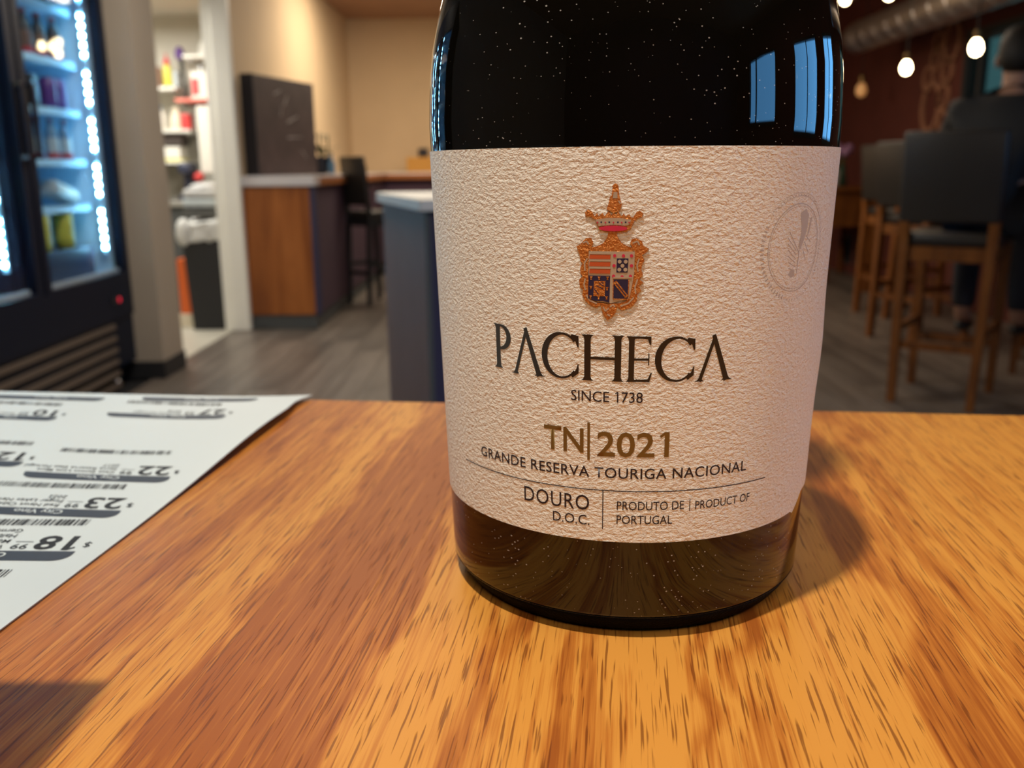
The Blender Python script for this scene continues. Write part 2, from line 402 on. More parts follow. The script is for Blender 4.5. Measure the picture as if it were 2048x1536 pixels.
# far part of the back wall, painted dark
struct('trim_back', [(1.0, 3.6, FY1-.03, FY1-.001, 0, CEIL)], MT['plum'])
# door casing
door_t = struct('door_1', [(-2.045, -1.985, 6.40, 6.46, 0.002, 2.36)], MT['white_paint'], .006)
struct('trim_1', [(-1.985, -1.862, 6.385, 6.445, 0.002, 2.44)], MT['white_paint'], .008)
struct('trim_2', [(-2.02, -1.862, 5.215, 6.385, 2.33, 2.44)], MT['white_paint'], .006)
# storeroom
struct('wall_storeroom_back', [(-4.45, -2.02, 7.55, 7.65, 0, 2.5)], MT['room_white'])
struct('wall_storeroom_left', [(-4.5, -4.4, 5.0, 7.65, 0, 2.5)], MT['room_white'])
struct('wall_storeroom_front', [(-4.45, -2.80, 4.95, 5.05, 0, 2.5)], MT['room_white'])
struct('ceiling_storeroom', [(-4.45, -2.03, 5.0, 7.6, 2.30, 2.36)], MT['room_white'])

# right wall with window openings (y0, y1, z0, z1)
XW = 3.60
HOLES = [(-2.25, -.92, 1.24, 2.15), (-.06, 1.26, 1.16, 2.15), (1.80, 2.85, 1.14, 2.15), (4.75, 7.55, 1.20, 2.14), (8.15, 8.48, .10, .40), (9.18, 9.50, .10, .40), (9.62, 10.0, .10, .40)]
ys = sorted({FY0, FY1} | {h[0] for h in HOLES} | {h[1] for h in HOLES}); bxs = []
for a, b in zip(ys[:-1], ys[1:]):
    hs = [h for h in HOLES if h[0] <= a and h[1] >= b]; z = 0
    if hs:
        bxs += [(XW, XW+.15, a, b, 0, hs[0][2]), (XW, XW+.15, a, b, hs[0][3], CEIL)]
    else: bxs.append((XW, XW+.15, a, b, 0, CEIL))
struct('wall_right', bxs, MT['maroon'])
def window(n, y0, y1, z0, z1, ybars, zbars, pm):
    bm = NB(); t = .045
    for b in ((y0, y0+t, z0, z1), (y1-t, y1, z0, z1), (y0+t, y1-t, z0, z0+t), (y0+t, y1-t, z1-t, z1)): box(bm, XW-.01, XW+.09, *b)
    fr = tag(emit_obj('window_%d' % n, bm, MT['win_frame']), kind='structure')
    for yb in ybars:
        bm = NB(); box(bm, XW+.01, XW+.07, yb-.02, yb+.02, z0+t, z1-t); emit_obj('mullion', bm, MT['win_frame'], fr)
    for zb in zbars:
        bm = NB(); box(bm, XW+.012, XW+.068, y0+t, y1-t, zb-.014, zb+.014); emit_obj('transom', bm, MT['win_frame'], fr)
    yy = [y0+t]+list(ybars)+[y1-t]
    for a, b in zip(yy[:-1], yy[1:]):
        bm = NB(); box(bm, XW+.036, XW+.042, a, b, z0+t, z1-t); emit_obj('pane', bm, pm, fr)
    return fr
window(1, *HOLES[0], (-1.9,), (), MT['pane'])
window(2, *HOLES[1], (.62,), (), MT['pane'])
window(3, *HOLES[2], (2.3,), (), MT['pane'])
window(4, *HOLES[3], (5.7, 6.6, 7.33), (2.065,), MT['pane_tint'])
for k in range(3): window(5+k, *HOLES[4+k], (), (), MT['pane_frost'])

# ================================================================== TABLE
ANG = math.atan2(-.050, .416)            # far edge direction
TE = Vector((-.0144, .356, TABLE_Z))     # point on the far edge
table = thing('bar_table', 'bar-height table with glossy orange oak top in the foreground under the bottle', 'table', (TE.x, TE.y, 0), ANG)
bm = NB(); box(bm, -.62, .95, -.82, 0, TABLE_Z-.032, TABLE_Z, bev=.0025); sharp_smooth(emit_obj('tabletop', bm, MT['table'], table), 30)
bm = NB()
box(bm, -.55, .88, -.06, -.04, TABLE_Z-.11, TABLE_Z-.032); box(bm, -.55, .88, -.78, -.76, TABLE_Z-.11, TABLE_Z-.032)
emit_obj('apron', bm, MT['stool_wood'], table)
for x in (-.55, .88):
    for y in (-.76, -.06):
        bm = NB(); beam(bm, (x, y, 0), (x, y, TABLE_Z-.032), .045, a2=.06); emit_obj('leg', bm, MT['stool_wood'], table)

# unseen blocker, a thin plate on a post added to shade the near-left table
blocker = thing('shadow_blocker', 'unseen black plate on a post, added to shade the near left of the table', 'stand', (-.126, .072, TABLE_Z+.0011))
bm = NB(); box(bm, -.135, -.0822, .058, .1365, TABLE_Z+.0915, TABLE_Z+.0931, bev=.0004); emit_obj('plate', bm, MT['black_base'], blocker, True)
bm = NB(); lathe(bm, [(.012, 0), (.012, .0015), (.0014, .003), (.0014, .0904)], 16, (-.126, .072, TABLE_Z+.0011)); emit_obj('post', bm, MT['black_base'], blocker, True)

# ================================================================== WINE BOTTLE
BX, BY = .0262, .2052
RB, RT, ZT = .0402, .0435, .0968
def rad(z): return RB+(RT-RB)*z/ZT
bottle = thing('wine_bottle', 'dusty dark wine bottle with cream crest label standing on the oak table', 'bottle', (BX, BY, TABLE_Z))
prof = [(rad(.005)-.0002, .0045), (rad(.005), .0053)]
for k in range(1, 15): z = .0053+(.101-.0053)*k/14; prof.append((rad(z), z))
prof += [(.04345, .106), (.0432, .111), (.0426, .116), (.0414, .122), (.0397, .128), (.0374, .134), (.0338, .142), (.0296, .151), (.0252, .162), (.0214, .175), (.0184, .19), (.0163, .205), (.0152, .222), (.0150, .24), (.0148, .285)]
bm = NB(); lathe(bm, prof, 160); emit_obj('glass_body', bm, MT['glass'], bottle, smooth=True)
bm = NB(); lathe(bm, [(.0152, .232), (.0154, .285), (.0166, .2855), (.0166, .294), (.0155, .2945), (.0155, .302), (.0145, .303)], 48); sharp_smooth(emit_obj('capsule', bm, MT['capsule'], bottle))

bm = NB(); lathe(bm, [(.0005, .006), (.018, .0055), (.030, .002), (.0345, .0), (.0362, .00012), (.0378, .0010), (.0390, .0026), (rad(.005)-.0001, .0047)], 160); emit_obj('heel', bm, MT['heel'], bottle, smooth=True)['label'] = 'matt black knurled heel'
# label: curved sheet with real thickness, lower right corner lifted
LZ0, LZ1 = .0212, .0958
def cylpt(ph, z, off):
    r = rad(z)+off; return Vector((r*math.sin(ph), -r*math.cos(ph), z))
def label_z0(d):
    if d < 53: return LZ0
    if d < 61: return LZ0-.0008+.0035*((d-53)/8)
    return LZ0+.0027
def label_off(d, t):
    # small flap where the sheet comes loose at the right
    o = .00022
    if d > 62: o += .0007*((d-62)/33)*(1-.35*t) + .0005*math.sin((d-62)/33*PI)*math.exp(-((t-.42)/.12)**2)
    return o
bm = NB(); NA, NZ = 132, 24; grid = {}
for side in (0, 1):
    for i in range(NA+1):
        d = -104+i*(92+104)/NA
        for j in range(NZ+1):
            t = j/NZ; z0 = label_z0(d); z = z0+(LZ1-z0)*t
            grid[side, i, j] = bm.verts.new(cylpt(R(d), z, label_off(d, t)-(.00020 if side else 0)))
for i in range(NA):
    for j in range(NZ):
        bm.faces.new([grid[0, a, b] for a, b in ((i, j), (i+1, j), (i+1, j+1), (i, j+1))])
        bm.faces.new([grid[1, a, b] for a, b in ((i, j), (i, j+1), (i+1, j+1), (i+1, j))])
for i in range(NA):
    for j in (0, NZ): bm.faces.new([grid[0, i, j], grid[0, i+1, j], grid[1, i+1, j], grid[1, i, j]])
for j in range(NZ):
    for i in (0, NA): bm.faces.new([grid[0, i, j], grid[0, i, j+1], grid[1, i, j+1], grid[1, i, j]])
label = sharp_smooth(emit_obj('label', bm, MT['label'], bottle), 60)

def wrap(bm, off=.00006, step=2.0, thick=0.):
    """bend flat (degrees, millimetres) outlines on to the label"""
    xs = [v.co.x for v in bm.verts]
    a = math.floor(min(xs)/step)*step
    while a < max(xs):
        bmesh.ops.bisect_plane(bm, geom=bm.verts[:]+bm.edges[:]+bm.faces[:], plane_co=(a, 0, 0), plane_no=(1, 0, 0)); a += step
    if thick:
        r = bmesh.ops.extrude_face_region(bm, geom=bm.faces[:])
        top = {v for v in r['geom'] if isinstance(v, bmesh.types.BMVert)}
    for v in bm.verts:
        h = thick if (thick and v in top) else 0
        d, z = v.co.x, v.co.y/1000
        v.co = cylpt(R(d), z, label_off(d, (z-LZ0)/(LZ1-LZ0))+off+h)
def raw_text(s, bold=0., spacing=1.0):
    c = bpy.data.curves.new('t', 'FONT'); c.body = s; c.size = 1; c.offset = bold; c.space_character = spacing; c.resolution_u = 3
    o = bpy.data.objects.new('t', c); COL.objects.link(o)
    dg = bpy.context.evaluated_depsgraph_get(); me = bpy.data.meshes.new_from_object(o.evaluated_get(dg))
    bpy.data.objects.remove(o); bpy.data.curves.remove(c)
    bm = NB(); bm.from_mesh(me); bpy.data.meshes.remove(me)
    return bm
def text_mesh(s, bold=0., spacing=1.0):
    """outline text; the figure 1 is drawn with a flag"""
    if '1' not in s: return raw_text(s, bold, spacing)
    out = NB(); x = 0.; w = .088+2.6*bold
    for run in re.split('(1)', s):
        if not run: continue
        if run == '1':
            a = x+.20; top = .70+bold
            for pts in ([(a, -bold), (a+w, -bold), (a+w, top), (a, top)], [(a, top), (a-.13, top-.10-bold), (a-.10, top-.155-bold), (a, top-.09)]):
                out.faces.new([out.verts.new((p[0], p[1], 0)) for p in pts])
            x += .20+w+.17
        else:
            lead = len(run)-len(run.lstrip()); b = raw_text(run.strip() or '.', bold, spacing); mx = max(v.co.x for v in b.verts)
            x += .27*lead
            if run.strip():
                bmesh.ops.translate(b, verts=b.verts, vec=(x, 0, 0)); me = bpy.data.meshes.new('r'); b.to_mesh(me); out.from_mesh(me); bpy.data.meshes.remove(me)
                x += mx+.05+.27*(len(run)-len(run.rstrip()))
            b.free()
    return out
CAPH = None
def cap_height():
    global CAPH
    if CAPH is None:
        b = text_mesh('H'); CAPH = max(v.co.y for v in b.verts); b.free()
    return CAPH
def fit(bm, x0, x1, y0, h, ch=None):
    xs = [v.co.x for v in bm.verts]; a, b = min(xs), max(xs); ch = ch or cap_height()
    for v in bm.verts: v.co = Vector((x0+(v.co.x-a)/(b-a)*(x1-x0), y0+v.co.y/ch*h, 0))
    return bm
def label_text(s, d0, d1, z, h, m, bold=0., spacing=1.0):
    bm = fit(text_mesh(s, bold, spacing), d0, d1, z, h); wrap(bm)
    o = emit_obj('lettering', bm, m, label); o['label'] = 'printed line reading '+s.replace('|', ' ')
    return o
# serif letters of the name, drawn as outlines
def stroke(bm, pts, ws):
    n = len(pts); L_, R_ = [], []
    for i in range(n):
        p = Vector(pts[i]); d = Vector(pts[min(i+1, n-1)])-Vector(pts[max(i-1, 0)]); d.normalize(); nn = Vector((-d.y, d.x))
        L_.append(bm.verts.new((*(p+nn*ws[i]/2), 0))); R_.append(bm.verts.new((*(p-nn*ws[i]/2), 0)))
    for i in range(n-1): bm.faces.new((R_[i], R_[i+1], L_[i+1], L_[i]))
def poly(bm, pts, mi=0):
    f = bm.faces.new([bm.verts.new((x, y, 0)) for x, y in pts]); f.material_index = mi; return f
def stem(bm, x, w, y0=0., y1=1., sb=.06, st=.06):
    poly(bm, [(x, y0), (x+w, y0), (x+w, y1), (x, y1)])
    for y, s, e in ((y0, 1, sb), (y1, -1, st)):
        if e:
            poly(bm, [(x-e, y), (x, y), (x, y+s*.085), (x-e*.35, y+s*.035)] if s > 0 else [(x-e, y), (x-e*.35, y+s*.035), (x, y+s*.085), (x, y)])
            poly(bm, [(x+w, y), (x+w+e, y), (x+w+e*.35, y+s*.035), (x+w, y+s*.085)] if s > 0 else [(x+w, y), (x+w, y+s*.085), (x+w+e*.35, y+s*.035), (x+w+e, y)])
def gl_P(bm):
    stem(bm, .10, .125, sb=.07, st=.06)
    pts, ws = [], []
    for k in range(25):
        a = R(92-k*(92+118)/24); pts.append((.235+.245*math.cos(a), .715+.258*math.sin(a))); ws.append(.045+.085*max(0, math.cos(a*.95+.1))**1.2)
    stroke(bm, pts, ws)
def gl_A(bm):
    stroke(bm, [(.13, 0), (.47, 1.0)], [.085, .075]); stroke(bm, [(.435, 1.03), (.82, 0)], [.10, .135])
    poly(bm, [(.0, 0), (.24, 0), (.19, .04), (.155, .085), (.115, .085), (.08, .035)])
    poly(bm, [(.68, 0), (.98, 0), (.90, .035), (.85, .10), (.745, .10), (.74, .035)])
def gl_C(bm):
    pts, ws = [], []
    for k in range(41):
        a = R(42+k*(318-42)/40); pts.append((.50+.43*math.cos(a)*(1 if math.cos(a) < 0 else .95), .5+.475*math.sin(a)))
        ws.append(.045+.10*max(0, -math.cos(a+.12))**1.3+(.02 if k in (0, 40) else 0))
    stroke(bm, pts, ws)
    poly(bm, [(.90, .94), (.905, .70), (.875, .70), (.83, .82), (.70, .925), (.74, .97)])
    poly(bm, [(.90, .14), (.905, .33), (.88, .33), (.84, .21), (.72, .09), (.76, .04)])
def gl_H(bm):
    stem(bm, .10, .13); stem(bm, .72, .13); poly(bm, [(.2, .47), (.75, .47), (.75, .525), (.2, .525)])
def gl_E(bm):
    stem(bm, .10, .13)
    poly(bm, [(.22, 0), (.60, 0), (.66, .20), (.625, .20), (.56, .06), (.42, .05), (.22, .05)])
    poly(bm, [(.22, 1), (.62, 1), (.62, .82), (.59, .82), (.54, .94), (.40, .95), (.22, .95)])
    poly(bm, [(.22, .47), (.56, .47), (.56, .37), (.585, .37), (.585, .63), (.56, .63), (.56, .52), (.22, .52)])
bm = NB()
for g, d0, d1, z0, z1 in ((gl_P, -44.2, -38.3, 54.2, 62.9), (gl_A, -38.3, -28.0, 53.6, 62.5), (gl_C, -28.9, -18.9, 53.6, 62.5), (gl_H, -18.2, -7.5, 53.6, 62.3),
                          (gl_E, -7.0, -.5, 53.6, 62.2), (gl_C, .1, 10.2, 53.5, 62.1), (gl_A, 10.3, 21.0, 53.4, 61.9)):
    b2 = NB(); g(b2); xs = [v.co.x for v in b2.verts]; a, b = min(xs), max(xs)
    me = bpy.data.meshes.new('g')
    for v in b2.verts: v.co = Vector((d0+(v.co.x-a)/(b-a)*(d1-d0), z0+v.co.y*(z1-z0), 0))
    b2.to_mesh(me); b2.free(); bm.from_mesh(me); bpy.data.meshes.remove(me)
wrap(bm, .00008, 1.5)
emit_obj('lettering', bm, MT['foil_black'], label)['label'] = 'large serif name in black foil'
label_text('SINCE 1738', -20.9, -2.6, 49.55, 2.0, MT['label_ink'])
label_text('TN', -28.6, -17.6, 39.3, 4.7, MT['foil_olive'], bold=.012)
label_text('2021', -14.0, 4.6, 38.9, 4.7, MT['foil_olive'], bold=.012)
bm = NB(); poly(bm, [(-16.6, 37.9), (-15.9, 37.9), (-15.9, 45.4), (-16.6, 45.4)]); wrap(bm); emit_obj('divider', bm, MT['foil_olive'], label)
label_text('GRANDE RESERVA TOURIGA NACIONAL', -51.6, 27.8, 34.45, 2.05, MT['label_ink'], bold=.004, spacing=1.05)
bm = NB(); n = 40
for k in range(n):
    a, b = -60.4+96*k/n, -60.4+96*(k+1)/n; poly(bm, [(a, 31.75), (b, 31.75), (b, 31.93), (a, 31.93)])
wrap(bm); emit_obj('rule', bm, MT['label_ink'], label)
bm = NB(); poly(bm, [(-12.45, 23.8), (-12.2, 23.8), (-12.2, 31.8), (-12.45, 31.8)]); wrap(bm); emit_obj('rule', bm, MT['label_ink'], label)
label_text('DOURO', -35.2, -16.0, 27.5, 3.05, MT['label_ink'], spacing=1.08)
label_text('D.O.C.', -26.3, -15.9, 24.4, 2.0, MT['label_ink'])
label_text('PRODUTO DE', -8.6, 9.4, 28.0, 1.75, MT['label_ink'])
bm = NB(); poly(bm, [(10.9, 27.5), (11.1, 27.5), (11.1, 30.0), (10.9, 30.0)]); wrap(bm); emit_obj('divider', bm, MT['label_ink'], label)
label_text('PRODUCT OF', 12.6, 29.9, 27.8, 1.65, MT['label_ink'])
label_text('PORTUGAL', -8.6, 6.3, 25.1, 1.75, MT['label_ink'])

# crest, drawn in crop coordinates (x right, y down) and laid on the label
def cx(p): return (-11.1+(1130+p[0]/5.12-1222)*.1172, 81.2-(360+p[1]/5.12-462)*.0893)
def cpoly(bm, pts): poly(bm, [cx(p) for p in pts])
def cstroke(bm, pts, w):
    n = len(pts)
    for i in range(n-1):
        a, b = Vector(pts[i]), Vector(pts[i+1]); d = (b-a).normalized(); nn = Vector((-d.y, d.x))*w/2
        cpoly(bm, [a+nn, b+nn, b-nn, a-nn])
def cdisc(bm, c, rx, ry=None, n=14):
    ry = ry or rx; cpoly(bm, [(c[0]+rx*math.cos(2*PI*k/n), c[1]+ry*math.sin(2*PI*k/n)) for k in range(n)])
def crest_piece(name, m, fn, off, thick, lab=None):
    bm = NB(); fn(bm); bmesh.ops.triangulate(bm, faces=bm.faces[:]); wrap(bm, off, 1.2, thick); o = emit_obj(name, bm, m, label)
    if lab: o['label'] = lab
    return o
def c_plume(bm):
    cpoly(bm, [(480, 60), (505, 42), (535, 62), (545, 150), (560, 210), (572, 250), (560, 300), (520, 330), (480, 330), (420, 300), (440, 240), (450, 180), (470, 160)])
def c_crown(bm):
    cpoly(bm, [(300, 400), (250, 372), (205, 368), (195, 335), (225, 305), (262, 315), (300, 372), (322, 335), (340, 372), (380, 335), (400, 372), (440, 318), (470, 360), (495, 330), (520, 360), (535, 315), (570, 372),
               (595, 340), (615, 372), (650, 345), (665, 380), (690, 385), (720, 330), (755, 315), (790, 340), (780, 375), (735, 385), (700, 420), (670, 490), (630, 525), (520, 535), (400, 525), (340, 490)])
def c_mantle(bm):
    cpoly(bm, [(440, 530), (530, 530), (535, 575), (580, 640), (650, 675), (700, 690), (700, 735), (250, 735), (255, 690), (330, 672), (390, 640), (432, 580)])
def c_scrolls(bm):
    # outer ornament as a ragged ring on both sides
    left = [(265, 590), (215, 590), (180, 620), (150, 655), (108, 680), (125, 715), (175, 745), (145, 775), (150, 830), (175, 850), (148, 900), (150, 960), (175, 985), (135, 1025), (170, 1050), (145, 1100), (180, 1120), (170, 1180), (205, 1240), (255, 1285), (320, 1310), (370, 1285), (380, 1330), (400, 1385), (445, 1440)]
    linner = [(285, 640), (270, 690), (245, 720), (240, 800), (235, 960), (240, 1100), (235, 1180), (280, 1235), (340, 1260), (400, 1262), (450, 1270)]
    cpoly(bm, left+linner[::-1])
    right = [(680, 600), (730, 588), (785, 620), (800, 665), (858, 695), (830, 735), (790, 760), (815, 815), (795, 855), (785, 910), (805, 960), (770, 1010), (812, 1045), (765, 1075), (790, 1125), (755, 1160), (745, 1240), (690, 1300), (590, 1335), (545, 1295), (535, 1345), (500, 1400), (445, 1440)]
    rinner = [(665, 640), (690, 690), (715, 735), (715, 960), (690, 1060), (670, 1180), (640, 1235), (560, 1262), (500, 1262), (450, 1270)]
    cpoly(bm, right+rinner[::-1])
def c_scrollpale(bm):
    for pts in ([(175, 640), (215, 625), (240, 655)], [(225, 800), (195, 850), (200, 930)], [(205, 1010), (190, 1070), (205, 1130)], [(215, 1180), (250, 1235), (330, 1268)], [(690, 640), (740, 620), (760, 660)], [(760, 800), (740, 870), (755, 930)],
                [(750, 1010), (725, 1090), (735, 1160)], [(715, 1200), (660, 1260), (580, 1290)], [(395, 1300), (420, 1345), (455, 1315)], [(470, 1300), (500, 1275), (520, 1300)], [(440, 1380), (470, 1395)]):
        cstroke(bm, pts, 15)
    cpoly(bm, [(490, 130), (525, 130), (528, 190), (480, 190)])
    cstroke(bm, [(540, 215), (560, 245)], 14)
def c_band(bm):
    cpoly(bm, [(305, 405), (420, 388), (560, 388), (670, 405), (655, 450), (620, 465), (500, 455), (380, 465), (340, 470)])
def c_field(bm): cpoly(bm, [(240, 725), (715, 725), (712, 960), (690, 1100), (665, 1215), (560, 1235), (480, 1262), (300, 1235), (240, 1180)])
def c_cap(bm): cdisc(bm, (490, 492), 145, 28, 26)
def c_bars(bm):
    for y in (760, 835, 908): cpoly(bm, [(250, y), (468, y), (464, y+44), (246, y+44)])
def c_silver(bm):
    for y in (735, 808, 884): cpoly(bm, [(252, y), (470, y), (470, y+20), (250, y+20)])
    cpoly(bm, [(500, 985), (690, 985), (690, 1000), (500, 1000)])
def c_navy(bm):
    cpoly(bm, [(240, 975), (466, 975), (462, 1258), (400, 1240), (320, 1240), (235, 1215)])
    cpoly(bm, [(532, 795), (652, 795), (645, 940), (530, 940)])
    cpoly(bm, [(500, 1010), (662, 1010), (655, 1215), (497, 1215)])
def c_goldover(bm):
    cpoly(bm, [(298, 1030), (418, 1030), (412, 1188), (292, 1188)])
    cstroke(bm, [(515, 1035), (645, 1195)], 40)
    cstroke(bm, [(499, 1012), (499, 1216), (657, 1216), (660, 1012)], 9)
    for c in ((268, 1000), (352, 1000), (440, 1000), (264, 1100), (436, 1108), (262, 1200), (348, 1205), (432, 1205)):
        cpoly(bm, [(c[0]-17, c[1]-16), (c[0]+17, c[1]-16), (c[0]+6, c[1]), (c[0]+9, c[1]+18), (c[0]-9, c[1]+18), (c[0]-6, c[1])])
def c_over2(bm):
    for k in range(4): cstroke(bm, [(300+k*26, 1050+max(0, 60-k*30)), (400, 1150-k*34) if k else (345, 1170)], 8)
    cstroke(bm, [(530, 1052), (632, 1178)], 9)
    for x in (368, 450, 537, 615): cdisc(bm, (x, 430), 9)
def c_pale(bm):
    for c in ((562, 828), (624, 828), (592, 870), (560, 910), (622, 910)): cdisc(bm, c, 20)
def c_red(bm):
    for c in ((510, 768), (600, 768), (682, 768), (505, 870), (684, 870), (502, 978), (590, 985), (676, 978)): cdisc(bm, c, 17)
    for x in (330, 410, 492, 575, 650): cdisc(bm, (x, 432), 9, n=5)
crest_piece('crest_ornament', MT['foil_copper'], lambda b: (c_plume(b), c_crown(b), c_mantle(b), c_scrolls(b)), .00001, .00022, 'copper foil crown, plume, mantle and scrolls')
crest_piece('crest_field', MT['foil_silver'], lambda b: (c_field(b), c_band(b), c_scrollpale(b)), .00023, .00004)
crest_piece('crest_red', MT['crest_red'], lambda b: (c_cap(b), c_red(b)), .00028, .00005, 'crimson cap and dots')
crest_piece('crest_bars', MT['crest_brick'], c_bars, .00028, .00005)
crest_piece('crest_silver', MT['foil_silver'], c_silver, .00029, .00007)
crest_piece('crest_navy', MT['crest_navy'], c_navy, .00028, .00003, 'navy shield quarters')
crest_piece('crest_gold', MT['foil_copper'], c_goldover, .00032, .00003)
crest_piece('crest_lines', MT['crest_navy'], c_over2, .00036, .00002)
crest_piece('crest_roundels', MT['foil_silver'], c_pale, .00033, .00003)
# blind seal at the right of the label
bm = NB(); SC = (40.2, 77.2)
def sp(r, a): return (SC[0]+r*math.cos(a)/.757, SC[1]+r*math.sin(a))
def ring(r0, r1, a0=0, a1=2*PI, n=64):
    for k in range(n):
        a, b = a0+(a1-a0)*k/n, a0+(a1-a0)*(k+1)/n; poly(bm, [sp(r0, a), sp(r1, a), sp(r1, b), sp(r0, b)])
ring(8.15, 8.3); ring(7.75, 7.82); ring(9.6, 9.68, R(-40), R(130)); ring(10.2, 10.26, R(20), R(140))
for k in range(72):
    a = 2*PI*k/72; wd = .014
    if R(150) < a < R(255): poly(bm, [sp(9.3, a-wd), sp(10.1, a-wd), sp(10.1, a+wd), sp(9.3, a+wd)])
    else: poly(bm, [sp(9.75, a-wd*.6), sp(10.0, a-wd*.6), sp(10.0, a+wd*.6), sp(9.75, a+wd*.6)])
def leaf(c, r, a0):
    pts = []
    for k in range(20):
        a = 2*PI*k/20; rr = r*(.72+.28*abs(math.cos(2.5*(a-a0)))); pts.append((c[0]+rr*math.cos(a)/.757, c[1]+rr*math.sin(a)))
    poly(bm, pts)
def leaf_line(p, q, w=.16):
    p, q = Vector(p), Vector(q); d = (q-p).normalized(); n_ = Vector((-d.y, d.x))*w/2; poly(bm, [p+n_, q+n_, q-n_, p-n_])
poly(bm, [(40.6, 83.6), (43.0, 84.4), (44.6, 83.2), (44.4, 80.8), (43.4, 78.8), (42.0, 76.8), (41.0, 77.4), (41.8, 80.2)])
poly(bm, [(45.6, 82.6), (46.6, 82.9), (45.8, 80.4), (44.6, 78.8)])
for k in range(7): leaf_line((36.2+k*.25, 79.2-k*1.15), (40.2, 76.6-k*.75))
leaf_line((36.6, 80.4), (41.6, 76.0), .22); leaf_line((41.4, 77.2), (41.2, 72.4), .3); leaf_line((43.6, 78.2), (46.2, 76.0), .2); leaf_line((44.0, 79.4), (46.8, 78.0), .2); leaf_line((43.2, 76.8), (45.0, 74.6), .2)
poly(bm, [(37.6, 72.2), (38.8, 71.6), (40.2, 71.9), (40.0, 72.9), (38.6, 73.2)])
bmesh.ops.triangulate(bm, faces=bm.faces[:]); wrap(bm, .00003, 2)
emit_obj('seal', bm, MT['seal'], label)['label'] = 'faint round leaf seal'

# ================================================================== SHEET OF PRICE TAGS
sheet = thing('price_tag_sheet', 'white sheet of printed shelf price tags lying on the left of the oak table', 'paper', (-.20, .22, TABLE_Z))
def edge_x(y): return -.1059+(y-.17)*.1175 - (max(0, y-.335)*.10 if y < .352 else .0017-.25*(y-.352))
def lift(x, y):
    e = max(0., 1-(edge_x(y)-x)/.05)**2
    z = .0006+.0030*e*math.exp(-((y-.315)/.055)**2)
    yy = y-(.356-.12*(x+.0144))           # past the far edge it droops
    if yy > -.004: z -= .25*(yy+.004)**2/.01
    return z
bm = NB(); gv = {}
NXs, NYs = 34, 52
for s in (0, 1):
    for j in range(NYs+1):
        t = j/NYs
        for i in range(NXs+1):
            u = i/NXs; yb = .02+(.3625-.02)*t; xr = edge_x(yb); x = -.42+(xr+.42)*u; y = yb-(x-xr)*.12*t
            gv[s, i, j] = bm.verts.new((x, y, TABLE_Z+lift(x, y)-(.00025 if s else 0)))
for j in range(NYs):
    for i in range(NXs):
        q = ((i, j), (i+1, j), (i+1, j+1), (i, j+1))
        bm.faces.new([gv[0, a, b] for a, b in q]); bm.faces.new([gv[1, a, b] for a, b in q[::-1]])
for j in range(NYs):
    for i in (0, NXs): bm.faces.new([gv[0, i, j], gv[0, i, j+1], gv[1, i, j+1], gv[1, i, j]])
for i in range(NXs):
    for j in (0, NYs): bm.faces.new([gv[0, i, j], gv[0, i+1, j], gv[1, i+1, j], gv[1, i, j]])
sharp_smooth(emit_obj('paper', bm, MT['paper'], sheet, True), 50)
def lay(bm, ox, oy, ang, off=.00012):
    """tag coordinates (x reading right, y down from the bar top) to the paper, print facing the far side of the table"""
    c, s = math.cos(ang), math.sin(ang)
    xs = [v.co.x for v in bm.verts]; a = math.floor(min(xs)/.006)*.006
    while a < max(xs):
        bmesh.ops.bisect_plane(bm, geom=bm.verts[:]+bm.edges[:]+bm.faces[:], plane_co=(a, 0, 0), plane_no=(1, 0, 0)); a += .006
    for v in bm.verts:
        x, y = v.co.x, v.co.y
        wx, wy = ox-x*c-y*s*-1*-1*0 - (-y)*s, oy+x*s+(-y)*-1*-1*c if False else oy+x*s-y*c
        v.co = Vector((wx, wy, TABLE_Z+lift(wx, wy)+off))
def ttext(s, x0, y0, h, w=None, bold=0., right=False):
    bm = text_mesh(s, bold); xs = [v.co.x for v in bm.verts]; a, b = min(xs), max(xs); k = h/cap_height(); ww = w or (b-a)*k*.86
    for v in bm.verts: v.co = Vector((x0+(v.co.x-a)/(b-a)*ww, y0+v.co.y*k, 0))
    return bm
def merge(dst, src):
    me = bpy.data.meshes.new('m'); src.to_mesh(me); src.free(); dst.from_mesh(me); bpy.data.meshes.remove(me)
